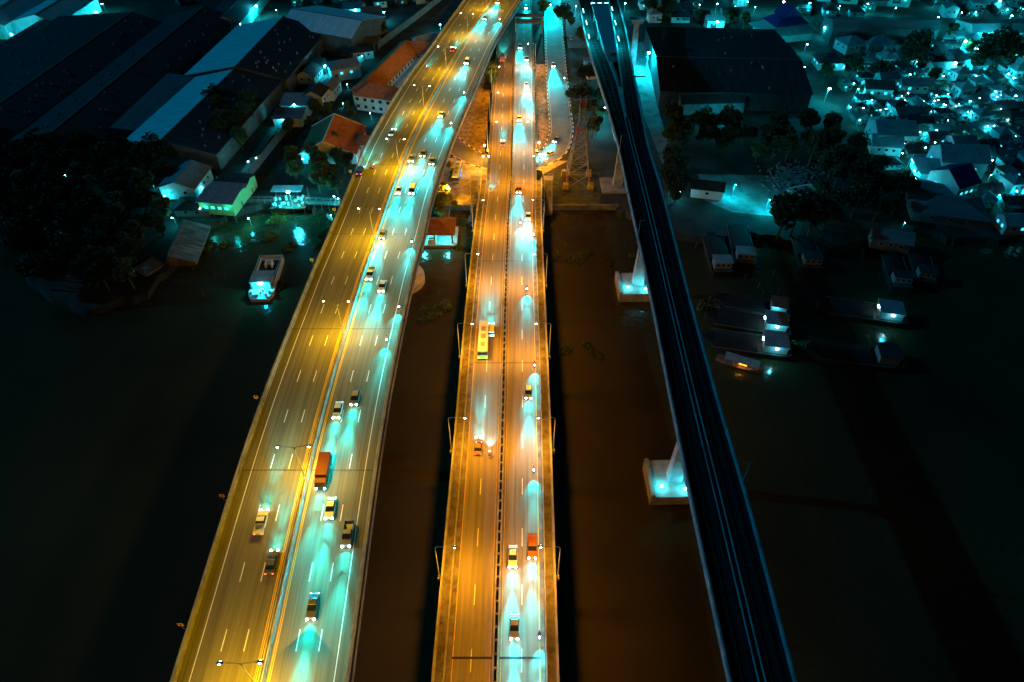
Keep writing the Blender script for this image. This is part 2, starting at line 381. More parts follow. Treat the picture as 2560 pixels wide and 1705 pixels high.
# --- rail viaduct
ZR = 30.0
RB = Rib([(1705,1821,1987.5,ZR),(1270,1729,1873,ZR),(1000,1675,1794,ZR),(757,1628,1727,ZR),(480,1568,1656,ZR),(365,1544,1621,ZR),(290,1523,1606,ZR)], 10.3)
RB.q = RB.q[:-1]; RB.L = RB.L[:-1]
while (RB.q[-1][0].y) > P(1523, 290, ZR).y+.5: RB.q.pop(); RB.L.pop()
RL = Rib([(345,1538.5,1577,ZR),(285,1522,1562,ZR),(201,1495,1541,ZR),(98.6,1463.6,1501,ZR),(0,1445,1482,ZR)], 5.0)
RR = Rib([(345,1578,1616.5,ZR),(285,1562,1605,ZR),(183,1550,1584,ZR),(80,1535,1566,ZR),(0,1520,1544,ZR)], 5.0)
for rb in (RL, RR):
    y0 = P(1523, 290, ZR).y-.2
    while rb.q[1][0].y < y0: rb.q.pop(0)
    rb.L = [0]
    for i in range(1, len(rb.q)): rb.L.append(rb.L[-1] + ((rb.q[i][0]+rb.q[i][1])/2-(rb.q[i-1][0]+rb.q[i-1][1])/2).length)
rv = tag(empty("rail_viaduct", RB.at(60, 5).to_tuple()), "dark elevated railway viaduct with two tracks on the right, forking at a station", "viaduct")
for rb, w in ((RB, 10.3), (RL, 5.0), (RR, 5.0)):
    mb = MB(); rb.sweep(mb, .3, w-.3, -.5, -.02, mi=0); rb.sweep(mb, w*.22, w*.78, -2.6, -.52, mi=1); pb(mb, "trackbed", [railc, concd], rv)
    for a in ([0, w-.35] if rb is RB else [0] if rb is RL else [w-.35]) + ([w-.3] if rb is RL else [0] if rb is RR else []):
        mb = MB(); rb.sweep(mb, a, a+.3, -.8, 1.0); pb(mb, "parapet", railp, rv)
    mb = MB()
    for c in ([2.9, 7.4] if rb is RB else [2.5]):
        for d_ in (-.72, .72): rb.sweep(mb, c+d_-.06, c+d_+.06, .15, .3)
        l = 1.0
        while l < rb.L[-1]-1: rb.sweep(mb, c-1.0, c+1.0, 0, .1, l, l+.35, mi=1 if int(l) % 3 else 0); l += 1.6
        rb.sweep(mb, c-1.25, c-1.0, 0, .22, mi=1); rb.sweep(mb, c+1.0, c+1.25, 0, .22, mi=1)
    pb(mb, "rail", [steelr, railc], rv)
    mb = MB()
    if rb is RB:
        rb.sweep(mb, 4.55, 4.7, 0, .5); rb.sweep(mb, 5.6, 5.75, 0, .5); pb(mb, "walkway_kerb", railp, rv)
for Y in (20, 94, 167, 240, 310):
    p = RB.at(RB.lY(Y), 5.15) if Y < 300 else P(1560, 200, ZR); mb = MB(); zb = 3.2 if Y < 200 else GZ
    if Y > 300: p = Vector((58, 330, ZR))
    mb.box((p.x, p.y, (zb+25)/2), (3.4, 2.6, 25-zb), 0, taper=.62); mb.box((p.x, p.y, 26.15), (4, 2.4, 2.3), 0, taper=1.6)
    q = pb(mb, "pier", railp, rv)
    mb = MB(); w = 12.6
    mb.box((p.x, p.y, zb/2-1 if Y < 200 else GZ+.4), (w, 10.5, zb+2 if Y < 200 else .8), .02)
    if Y < 200: mb.box((p.x-w/2+.5, p.y, zb+.3), (1.0, 10.5, .6), .02)
    c = mb.build("pile_cap", conc); c.parent = q; c.matrix_parent_inverse = Matrix.Identity(4)
    if Y < 200:
        for k, (dx, dy) in enumerate(((-3.4, -2.6), (2.0, -3.4))):
            fl = tag(empty("floodlight", (p.x+dx, p.y+dy, zb+.0)), "small cyan floodlight on the %s concrete viaduct pile cap, %s" % ({20:"nearest hidden",94:"near",167:"far"}[Y], ("left one","right one")[k]), "floodlight", "floodlights on the viaduct pile caps")
            mb = MB(); mb.box((0, 0, .2), (.5, .4, .4)); mb.build("housing", steel, fl)
            mb = MB(); mb.box((0, .0, .52), (.5, .3, .22)); mb.build("lens", e_cyan, fl)
            light('POINT', "floodlight_beam", 950, (.0, .75, .92), (0, .1, 1.3), fl, .2)
# masts on the viaduct
for k, (px, py) in enumerate(((1602, 600), (1868, 1206), (1555, 385), (1450, 130))):
    rb = RB if k < 3 else RL; l, u = rb.find(px, py); side = -.1 if k in (0, 2, 3) else 10.4
    p = rb.at(l, side); o = tag(empty("cable_mast", p), "thin steel mast on the %s parapet of the dark viaduct, %s back" % ("right" if k == 1 else "left", nth([1,0,2,3][k])), "mast", "masts on the viaduct")
    mb = MB(); mb.tube((0,0,-.6), (0,0,6.5), .13, .09, 8); mb.build("pole", steel, o)
    mb = MB(); mb.tube((0,0,6.2), (1.3 if side < 0 else -1.3, 0, 6.4), .07); mb.build("arm", steel, o)
# ------------------------------------------------------------------ bridge lamps
AMB = (1.0, .56, .0); ORA = (1.0, .375, .01)
lampL = empty("street_lamp", (0, 0, 0))
mb = MB(); mb.tube((0,0,.6), (0,0,10.6), .14, .08, 8); mb.box((0,0,.9), (.5,.5,.7)); mb.build("pole", steel, lampL)
for sx in (-1, 1):
    mb = MB(); mb.tube((0,0,10.5), (sx*.5,0,11.0), .06); mb.tube((sx*.5,0,11.0), (sx*2.5,0,11.25), .06, .05); mb.build("arm", steel, lampL)
    mb = MB(); mb.box((sx*2.9,0,11.3), (1.0,.42,.2), taper=.8); h = mb.build("lamp_head", steel, lampL)
    mb = MB(); mb.ball((sx*2.9,0,11.18), .31, 10, 6, .42); mb.build("lens", e_warm, h)
    for ty in (-1, 1): light('SPOT', "lamp_light", 11500, AMB, (sx*2.9, 0, 10.95), h, .6, 148, .9, (ty*R(40), 0, 0))
TL = make_tree(lampL)
# bridge lamp positions by distance along the bridge
spots = [38.5, 77.5, 120, 161, 204, 249, 292, 338, 381, 424]
for i, Y in enumerate(spots):
    l = LB.lY(Y); p = LB.at(l, 14.3); a, _ = LB.head(l)
    o = lampL if i == 0 else copy_from(TL)
    o.location = p; o.rotation_euler.z = a
    tag(o, "twin-armed street lamp in the left bridge median, %s from the near end" % nth(i), "street lamp", "twin-armed lamps along the left bridge")
def center_lamp(h_pole=11.6, arm=3.6):
    o = empty("street_lamp"); mb = MB(); mb.tube((0,0,-.8), (0,0,h_pole-.6), .13, .09, 8); mb.tube((0,0,h_pole-.6), (.35,0,h_pole-.12), .09, .07); mb.box((0,0,-.3), (.7,.7,.9)); mb.build("pole", steel, o)
    mb = MB(); mb.tube((.35,0,h_pole-.12), (arm-.4,0,h_pole), .07, .06); mb.build("arm", steel, o)
    mb = MB(); mb.box((arm,0,h_pole+.02), (1.0,.42,.2), taper=.8); h = mb.build("lamp_head", steel, o)
    mb = MB(); mb.ball((arm,0,h_pole-.1), .31, 10, 6, .42); mb.build("lens", e_warm, h)
    for ty in (-1, 1): light('SPOT', "lamp_light", 11500, ORA, (arm, 0, h_pole-.35), h, .7, 158, .8, (ty*R(30), 0, 0))
    return o
c0 = center_lamp(); TC = make_tree(c0); first = True
for i in range(11):
    Y = 32.5+30*i; l = CB.lY(Y)
    for sd in (0, 1):
        u = (-.35 if sd == 0 else 22.35) if l < lst else (1.6 if sd == 0 else 20.4)
        p = CB.at(l, u); a, _ = CB.head(l)
        if i >= 8 and sd == 0 and i > 9: continue
        o = c0 if first else copy_from(TC); first = False
        o.location = p; o.rotation_euler.z = a + (0 if sd == 0 else math.pi)
        tag(o, "single-armed street lamp on the %s edge of the middle bridge, %s lamp back" % (("left","right")[sd], nth(i)), "street lamp", "single-armed lamps along the middle bridge")
# chevron signs on the left parapet
for i, (px, py) in enumerate(((456,1564),(560,1243),(643,997),(778,653),(833,527),(879,431))):
    l, u = LB.find(px+12, py+10); p = LB.at(l, -.5); o = empty("chevron_sign", p)
    tag(o, "yellow black-chevron sign on the left bridge, %s from the near end" % nth(i), "road sign", "chevron signs on the left bridge")
    mb = MB(); mb.tube((0,.05,0), (0,.05,1.8), .05); mb.tube((0,.05,.3), (.6,.05,.3), .05); mb.build("post", steel, o)
    mb = MB(); mb.box((0,0,1.9), (.95,.05,.95)); pl = mb.build("panel", orangep, o)
    mb = MB()
    for s1 in (1, -1): mb.add([(-.25,-.035,1.9+s1*.38),(0,-.035,1.9+s1*.38),(.28,-.035,1.9),(.03,-.035,1.9)], [(0,1,2,3) if s1 < 0 else (3,2,1,0)])
    mb.build("chevron", black, pl); o.rotation_euler.x = 0
# ------------------------------------------------------------------ vehicles (local +Y is forward)
paints = {"white": mat("car_white", (.6,.6,.6), .35, .04, 1, spec=.5), "silver": mat("car_silver", (.32,.33,.34), .3, .04, 1, metal=.5), "black": mat("car_black", (.012,.012,.014), .25, .1, 1, spec=.6),
          "red": mat("car_red", (.4,.02,.015), .3, .05, 1, spec=.5), "grey": mat("car_grey", (.1,.105,.11), .35, .05, 1, spec=.5), "yellow": mat("car_yellow", (.75,.38,.01), .35, .05, 1), "orange": mat("car_orange", (.35,.11,.02), .35, .05, 1), "maroon": mat("car_maroon", (.07,.022,.018), .35, .05, 1), "blue": mat("car_blue", (.02,.08,.35), .35, .05, 1)}
BEAM = (.0, .86, 1.0)
def wheels(o, hw, ys, r=.32):
    for y in ys:
        for sx in (-1, 1):
            mb = MB(); mb.tube((sx*(hw-.12),y,r), (sx*(hw+.02),y,r), r, r, 14); w = mb.build("wheel", tyre, o)
            mb = MB(); mb.tube((sx*(hw+.021),y,r), (sx*(hw+.035),y,r), r*.55, r*.5, 8); mb.build("rim", steel, w)
def lamps(o, hw, yf, yr, z, zr=None, beam=0, w=.36):
    for sx in (-1, 1):
        mb = MB(); mb.box((sx*(hw-.28),yf,z), (w,.16,.2)); mb.ball((sx*(hw-.28),yf+.05,z+.02), .17, 8, 6); mb.build("headlight", e_head, o)
        mb = MB(); mb.box((sx*(hw-.22),yr,zr or z+.05), (.26,.12,.16)); mb.build("tail_light", e_tail, o)
    if beam:
        light('SPOT', "headlight_beam", beam*3.6, BEAM, (0, yf+.35, z+.1), o, .3, 12.5, 1.0, (R(87.3), 0, 0), (2.4, 1, 1))
        light('SPOT', "headlight_beam", beam*.15, BEAM, (0, yf+.35, z+.1), o, .3, 36, 1.0, (R(81), 0, 0), (2.0, 1, 1))
        light('SPOT', "dipped_beam", beam*.022, BEAM, (0, yf+.4, z+.15), o, .3, 100, 1.0, (R(62), 0, 0), (1.4, 1, 1))
def car(kind, color, beam):
    pm = paints[color]; o = empty({"sedan":"sedan_car","hatch":"hatchback_car","pickup":"pickup_truck","van":"van","bus":"bus","truck":"box_truck"}[kind])
    if kind in ("sedan", "hatch"):
        hw = .88; L2 = 2.25 if kind == "sedan" else 2.0
        mb = MB(); mb.extr([(-L2,.3),(-L2,.8),(-L2+.15,.92),(-L2+.75,.95),(.75,.93),(L2-.25,.8),(L2,.6),(L2,.3)], hw, .7, .06); mb.build("body", pm, o)
        rr = -1.35 if kind == "sedan" else -1.85
        mb = MB(); mb.extr([(rr-.25,.94),(rr+.35,1.40),(.1,1.42),(.95,.935)], hw-.06, 1.0, .16); cbm = mb.build("windows", glassm, o)
        mb = MB(); mb.extr([(rr+.34,1.405),(rr+.42,1.47),(.05,1.48),(.12,1.425)], hw-.24); mb.build("roof", pm, o)
        wheels(o, hw, (-1.35, 1.35)); lamps(o, hw, L2, -L2, .66, beam=beam)
    elif kind == "pickup":
        hw = .92; mb = MB(); mb.extr([(-2.6,.45),(-2.6,.62),(-.5,.62),(-.5,1.05),(1.0,1.05),(2.3,.98),(2.6,.75),(2.6,.4)], hw, .9, .05); mb.build("body", pm, o)
        mb = MB(); mb.extr([(-.55,1.055),(-.4,1.66),(.5,1.68),(1.2,1.055)], hw-.06, 1.2, .14); mb.build("windows", glassm, o)
        mb = MB(); mb.extr([(-.42,1.665),(-.38,1.74),(.45,1.75),(.52,1.69)], hw-.22); mb.build("roof", pm, o)
        mb = MB()
        for sx in (-1, 1): mb.box((sx*(hw-.06),-1.58,.87), (.1,2.0,.48))
        mb.box((0,-2.56,.87), (1.8,.08,.48)); mb.build("cargo_bed", pm, o)
        wheels(o, hw, (-1.6, 1.65), .37); lamps(o, hw, 2.6, -2.62, .8, beam=beam)
    elif kind == "van":
        hw = .92; mb = MB(); mb.extr([(-2.4,.35),(-2.4,1.15),(1.7,1.15),(2.35,.95),(2.4,.35)], hw, .9, .03); mb.build("body", pm, o)
        mb = MB(); mb.extr([(-2.38,1.155),(-2.3,1.8),(.95,1.84),(1.7,1.155)], hw-.04, 1.3, .08); mb.build("windows", glassm, o)
        mb = MB(); mb.extr([(-2.34,1.81),(-2.3,1.98),(.8,2.0),(1.0,1.85)], hw-.1); mb.build("roof", pm, o)
        wheels(o, hw, (-1.5, 1.55)); lamps(o, hw, 2.38, -2.4, .75, beam=beam)
    elif kind == "bus":
        hw = 1.25; mb = MB(); mb.extr([(-6,.4),(-6,1.5),(5.9,1.5),(6,1.2),(6,.4)], hw); mb.build("body", pm, o)
        mb = MB(); mb.extr([(-5.97,1.505),(-5.95,2.7),(5.8,2.7),(5.95,1.505)], hw-.03); mb.build("windows", glassm, o)
        mb = MB(); mb.extr([(-6,2.71),(-5.9,3.1),(5.7,3.1),(5.9,2.71)], hw, 3, .12); rf = mb.build("roof", paints["white"], o)
        mb = MB()
        for y in (-3.5, -.5, 2.5): mb.box((0,y,3.2), (1.2,1.6,.18))
        mb.build("roof_unit", paints["silver"], rf)
        mb = MB(); mb.box((.2,6.03,.9), (1.6,.04,.25)); mb.box((-.3,6.03,1.2), (1.0,.04,.2)); mb.box((0,-6.03,1.0), (2.2,.05,.35)); mb.build("stripe", paints["orange"], o)
        wheels(o, hw, (-3.6, 3.9), .48); lamps(o, hw, 6.0, -6.0, .75, beam=beam)
    else:
        hw = 1.1; mb = MB(); mb.extr([(1.9,.5),(1.9,2.1),(3.0,2.1),(3.5,1.3),(3.55,.5)], hw-.05); mb.build("cab", pm, o)
        mb = MB(); mb.add([(-.9,3.06,2.04),(.9,3.06,2.04),(.9,3.47,1.4),(-.9,3.47,1.4)], [(0,1,2,3)]); mb.build("windscreen", glassm, o)
        mb = MB(); mb.box((0,-1,1.75), (2.25,5.5,2.2)); mb.build("cargo_box", pm, o)
        mb = MB(); mb.box((0,-.2,.5), (1.0,7.0,.2)); mb.build("chassis", black, o)
        wheels(o, hw-.05, (-2.6, 2.6), .45); lamps(o, hw, 3.55, -3.75, .85, beam=beam)
    return o
def rider_mesh(sh):
    me = bpy.data.meshes.new("rider_skel")
    J = [(0,-.25,.86,.15),(0,-.18,1.08,.14),(0,-.06,1.32,.15),(0,-.02,1.46,.06),(0,.02,1.60,.10),      # pelvis spine neck head
         (.19,-.03,1.36,.065),(.27,.12,1.13,.045),(.30,.36,1.08,.035),(.29,.44,1.08,.03),
         (-.19,-.03,1.36,.065),(-.27,.12,1.13,.045),(-.30,.36,1.08,.035),(-.29,.44,1.08,.03),
         (.13,-.15,.82,.09),(.2,.25,.84,.065),(.18,.12,.42,.05),(.18,.3,.36,.04),
         (-.13,-.15,.82,.09),(-.2,.25,.84,.065),(-.18,.12,.42,.05),(-.18,.3,.36,.04)]
    E = [(0,1),(1,2),(2,3),(3,4),(2,5),(5,6),(6,7),(7,8),(2,9),(9,10),(10,11),(11,12),(0,13),(13,14),(14,15),(15,16),(0,17),(17,18),(18,19),(19,20)]
    me.from_pydata([j[:3] for j in J], E, []); o = bpy.data.objects.new("skel", me); COL.objects.link(o)
    md = o.modifiers.new("s", 'SKIN'); sl = me.skin_vertices[0].data
    for i, j in enumerate(J): sl[i].radius = (j[3], j[3])
    sl[0].use_root = True
    sb = o.modifiers.new("u", 'SUBSURF'); sb.levels = 1; sb.render_levels = 1
    dg = bpy.context.evaluated_depsgraph_get(); m2 = bpy.data.meshes.new_from_object(o.evaluated_get(dg)); bpy.data.objects.remove(o)
    m2.name = "person"; m2.materials.clear()
    for m in (sh, jeans, skin): m2.materials.append(m)
    for p in m2.polygons: c = p.center; p.material_index = 1 if c.z < .92 else (2 if (c.z > 1.46 or (abs(c.x) > .25 and c.y > .3)) else 0); p.use_smooth = True
    return m2
try: RM = [rider_mesh(s_) for s_ in shirts]
except Exception as ex: print("rider fail", ex); RM = []
mb = MB(); mb.ball((0,.02,1.63), .15, 10, 8, 1.0); helm = mb.build("helmet", black); COL.objects.unlink(helm)
def moto(beam):
    o = empty("motorcycle")
    mb = MB(); mb.extr([(-.8,.62),(-.75,.8),(-.1,.78),(.1,.55),(.35,.5),(.5,.95),(.62,.92),(.55,.35),(0,.28),(-.45,.35)], .14); mb.build("body", paints["red"], o)
    mb = MB(); mb.box((0,-.35,.84), (.26,.75,.1)); mb.build("seat", black, o)
    for y in (-.62, .68):
        mb = MB(); mb.tube((-.05,y,.29), (.05,y,.29), .29, .29, 14); mb.build("wheel", tyre, o)
    mb = MB(); mb.tube((-.34,.42,1.07), (.34,.42,1.07), .03); mb.tube((0,.5,.95), (0,.68,.3), .04); mb.build("handlebar", steel, o)
    mb = MB(); mb.ball((0,.64,.9), .17, 8, 6); mb.build("headlight", e_head, o)
    mb = MB(); mb.box((0,-.84,.72), (.16,.08,.1)); mb.build("tail_light", e_tail, o)
    if beam:
        light('SPOT', "headlight_beam", beam*2.6, BEAM, (0, .95, .95), o, .2, 12.5, 1.0, (R(87), 0, 0), (1.8, 1, 1))
        light('SPOT', "headlight_beam", beam*.5, BEAM, (0, .95, .95), o, .2, 40, 1.0, (R(79), 0, 0), (1.5, 1, 1))
    return o
PROTO = {}
def vehicle(kind, color, beam):
    k = (kind, color, beam)
    if k not in PROTO: o = moto(beam) if kind == "moto" else car(kind, color, beam); PROTO[k] = make_tree(o); return o
    return copy_from(PROTO[k])
B1 = 80000; B2 = 42000
# (road, px, py, kind, colour, direction 0 = toward the camera, 1 = driving away)
V = [("L",1245,8,"sedan","white",0),("L",1213,48,"sedan","silver",0),("L",1250,52,"moto","",0),("L",1168,158,"van","white",0),("L",1161,235,"moto","",0),
 ("L",1104,290,"sedan","white",0),("L",1128,312,"moto","",0),("L",1031,400,"pickup","silver",0),("L",998,480,"sedan","white",0),("L",1059,388,"hatch","grey",0),
 ("L",1081,407,"sedan","silver",0),("L",1032,480,"van","white",0),("L",958,590,"sedan","grey",0),("L",927,690,"pickup","white",0),("L",957,720,"sedan","white",0),
 ("L",1031,608,"moto","",0),("L",999,770,"moto","",0),("L",968,852,"moto","",0),("L",846,1030,"sedan","white",0),("L",889,1000,"hatch","silver",0),
 ("L",811,1190,"box","maroon",0),("L",828,1275,"sedan","white",0),("L",871,1340,"pickup","silver",0),("L",784,1520,"sedan","grey",0),
 ("L",1133,127,"sedan","red",1),("L",1066,172,"moto","",1),("L",981,335,"sedan","silver",1),("L",934,420,"moto","",1),("L",902,432,"van","blue",1),("L",656,1310,"pickup","white",1),("L",682,1410,"sedan","grey",1),
 ("C",1315,20,"sedan","white",0),("C",1300,120,"van","white",0),("C",1317,150,"sedan","silver",0),("C",1316,215,"sedan","white",0),("C",1298,300,"pickup","white",0),("C",1327,252,"moto","",0),
 ("C",1297,478,"sedan","orange",0),("C",1301,560,"moto","",0),("C",1320,545,"sedan","white",0),("C",1334,590,"moto","",0),("C",1317,725,"moto","",0),("C",1336,915,"moto","",0),("C",1321,985,"hatch","silver",0),
 ("C",1334,1175,"moto","",0),("C",1330,1370,"pickup","orange",0),("C",1282,1395,"sedan","white",0),("C",1286,1570,"sedan","silver",0),("C",1348,1590,"moto","",0),
 ("C",1256,150,"box","orange",1),("C",1257,362,"sedan","grey",1),("C",1228,480,"moto","",1),("C",1209,860,"bus","yellow",1),("C",1228,830,"van","white",1),("C",1196,1120,"sedan","orange",1),("C",1224,1140,"moto","",1)]
bykey = {}
for v in V: bykey.setdefault((v[0], v[5]), []).append(v)
KN = {"sedan":"sedan car","hatch":"hatchback car","pickup":"pickup truck","van":"van","bus":"bus","truck":"box truck","moto":"motorcycle"}
RBN = {"L": "left", "C": "middle"}
ri = 0
for (rd, dr), lst_ in bykey.items():
    lst_.sort(key=lambda v: -v[2]); rib = LB if rd == "L" else CB
    for i, (_, px, py, kind, color, _) in enumerate(lst_):
        if kind == "box": kind = "truck"
        far = py < 200
        beam = (B1 if kind != "moto" else B2) if dr == 0 else (45000 if kind != "moto" else 20000)
        o = vehicle(kind, color, beam)
        l, u = rib.find(px, py); p = rib.at(l, u, .03); a, d3 = rib.head(l)
        o.location = p; o.rotation_euler = (math.asin(d3.z)*(1 if dr else -1), 0, a + (0 if dr else math.pi))
        dd = ("coming closer", "driving away")[dr]
        tag(o, ("%s %s on the %s bridge, %s nearest of those %s" % (color, KN[kind], RBN[rd], nth(i), dd)).strip(), KN[kind].split()[-1] if kind != "bus" else "bus", "traffic %s on the %s bridge" % (dd, RBN[rd]))
        if kind == "moto" and RM:
            r = bpy.data.objects.new("person", RM[ri % 3]); COL.objects.link(r); r.location = p; r.rotation_euler = o.rotation_euler
            tag(r, "rider in a %s shirt on the %s bridge, on %s nearest vehicle %s" % (("white","red","blue")[ri % 3], RBN[rd], nth(i), dd), "person", "motorcycle riders")
            hm = bpy.data.objects.new("helmet", helm.data); COL.objects.link(hm); hm.parent = r; ri += 1
def ground_vehicle(kind, color, px, py, rz, label, beam=0, z=GZ+.1):
    o = vehicle(kind, color, beam); p = P(px, py, z); o.location = p; o.rotation_euler = (0, 0, rz); tag(o, label, KN[kind].split()[-1]); return o
ground_vehicle("sedan", "white", 1383, 165, math.pi, "white sedan car with headlights on the side road right of the middle bridge, farthest back", 120000)
ground_vehicle("van", "silver", 1373, 12, math.pi, "silver van with headlights on the side road at the top beside the tree", 300000)
ground_vehicle("sedan", "silver", 1391, 352, math.pi*.86, "silver sedan car with headlights entering the loop road bend", 120000)
ground_vehicle("hatch", "white", 1372, 388, math.pi*.66, "white hatchback car with headlights in the loop road bend beside the middle bridge", 120000)
bus_o = ground_vehicle("bus", "blue", 1143, 440, math.pi*1.0-.06, "blue and white bus with orange stripe parked on the plaza by the river")
def lights_off(o):
    for c in kids(o):
        if c.name.startswith(("headlight", "tail_light")) and c.type == 'MESH':
            me2 = c.data.copy(); me2.materials.clear(); me2.materials.append(paints["silver"] if "head" in c.name else paints["red"]); c.data = me2
lights_off(bus_o)
a_ = ground_vehicle("sedan", "black", 1412, 97, .1, "black sedan car parked beside the side road near the tree"); lights_off(a_)
a_ = ground_vehicle("hatch", "white", 1426, 97, .1, "white hatchback car parked beside a black sedan near the tree"); lights_off(a_)
# ------------------------------------------------------------------ side road with the loop, striped kerbs
def path_pts(px, z): 
    p = [P(a, b, z) for a, b in px]; out = []
    for i in range(len(p)-1):
        p0, p1, p2, p3 = p[max(i-1,0)], p[i], p[i+1], p[min(i+2,len(p)-1)]; n = max(1, int((p2-p1).length/2.0))
        for j in range(n):
            u = j/n; out.append(0.5*((2*p1)+(p2-p0)*u+(2*p0-5*p1+4*p2-p3)*u*u+(3*p1-3*p2+p3-p0)*u**3))
    return out + [p[-1]]
def offs(pts, d):
    r = []
    for i, p in enumerate(pts):
        t = (pts[min(i+1,len(pts)-1)]-pts[max(i-1,0)]).normalized(); r.append(p+Vector((-t.y, t.x, 0))*d)
    return r
def strip(mb, a, b, dz=0, mi=0):
    o = len(mb.v)
    for p, q in zip(a, b): mb.v += [(p.x,p.y,p.z+dz),(q.x,q.y,q.z+dz)]
    for i in range(len(a)-1): mb.f.append((o+2*i,o+2*i+1,o+2*i+3,o+2*i+2)); mb.m.append(mi)
def wallstrip(mb, pts, w, z0, z1, mi=None):
    a, b = offs(pts, w/2), offs(pts, -w/2)
    for i in range(len(pts)-1):
        vs = [a[i], b[i], b[i+1], a[i+1]]
        mb.add([(p.x,p.y,z0) for p in vs]+[(p.x,p.y,z1) for p in vs], [(4,5,6,7),(0,3,2,1),(0,1,5,4),(1,2,6,5),(2,3,7,6),(3,0,4,7)], 0 if mi is None else mi(i))
loop = path_pts([(1378,-60),(1381,20),(1385,90),(1391,180),(1399,270),(1403,330),(1385,378),(1340,402),(1280,410),(1215,404),(1165,385),(1120,350),(1080,300)], GZ+.04)
mb = MB(); strip(mb, offs(loop, 4.8), offs(loop, -4.8)); tag(mb.build("loop_road", asphg), kind="structure")
mb = MB(); strip(mb, offs(loop, 4.3), offs(loop, 4.15), .01); strip(mb, offs(loop, -4.15), offs(loop, -4.3), .01); tag(mb.build("road_marking", yellowp), kind="structure")
kw = mat("kerb_white", (.7,.68,.6), .8, .1, 2)
for d in (5.0, -5.0):
    mb = MB(); wallstrip(mb, offs(loop, d)[14:-8], .35, GZ-.1, GZ+.2, lambda i: i % 2); o = tag(mb.build("kerb", [kw, black]), kind="structure")
up = [P(1560,-40,GZ+.03), P(1405,-40,GZ+.03), P(1420,120,GZ+.03), P(1480,120,GZ+.03)]
mb = MB(); mb.prism([(p.x,p.y) for p in up], GZ-.2, GZ+.03); tag(mb.build("pavement", asphg), kind="structure")
# far streets at the top of the picture
mb = MB(); pts = path_pts([(1265,-130),(1275,-60),(1286,10)], GZ+.06); 
# ------------------------------------------------------------------ village lamps
CY = (.0, .72, 1.0)
def mk_lamp(h, power, arm=1.0, r=.45):
    o = empty("street_lamp"); mb = MB(); mb.tube((0,0,0), (0,0,h), .09, .06); mb.tube((0,0,h), (0,-arm,h+.3), .05); mb.build("pole", steel, o)
    mb = MB(); mb.ball((0,-arm,h+.25), r*.72, 10, 6, .6); mb.build("lens", e_cyan, o)
    light('POINT', "lamp_light", power, CY, (0, -arm, h-.45), o, .25); return o
LT = {}
vlamps = []
def vlamp(px, py, kind="mid", z0=GZ):
    h, pw, r = {"flood": (10, 75000, .9), "wide": (5.5, 6500, .14), "big": (7, 15000, .8), "mid": (5, 3600, .5), "small": (3.4, 1000, .3), "tiny": (2.2, 260, .2)}[kind]  # the wide kind is an added lamp that brightens the gravel yard
    p = P(px, py, z0+h+.2)
    if kind not in LT: o = mk_lamp(h, pw, 1.0 if kind != "tiny" else .3, r); LT[kind] = make_tree(o)
    else: o = copy_from(LT[kind])
    if kind == "tiny": o.name = "wall_lamp"
    o.location = (p.x, p.y+1, z0); vlamps.append((o, px, py, kind)); return o
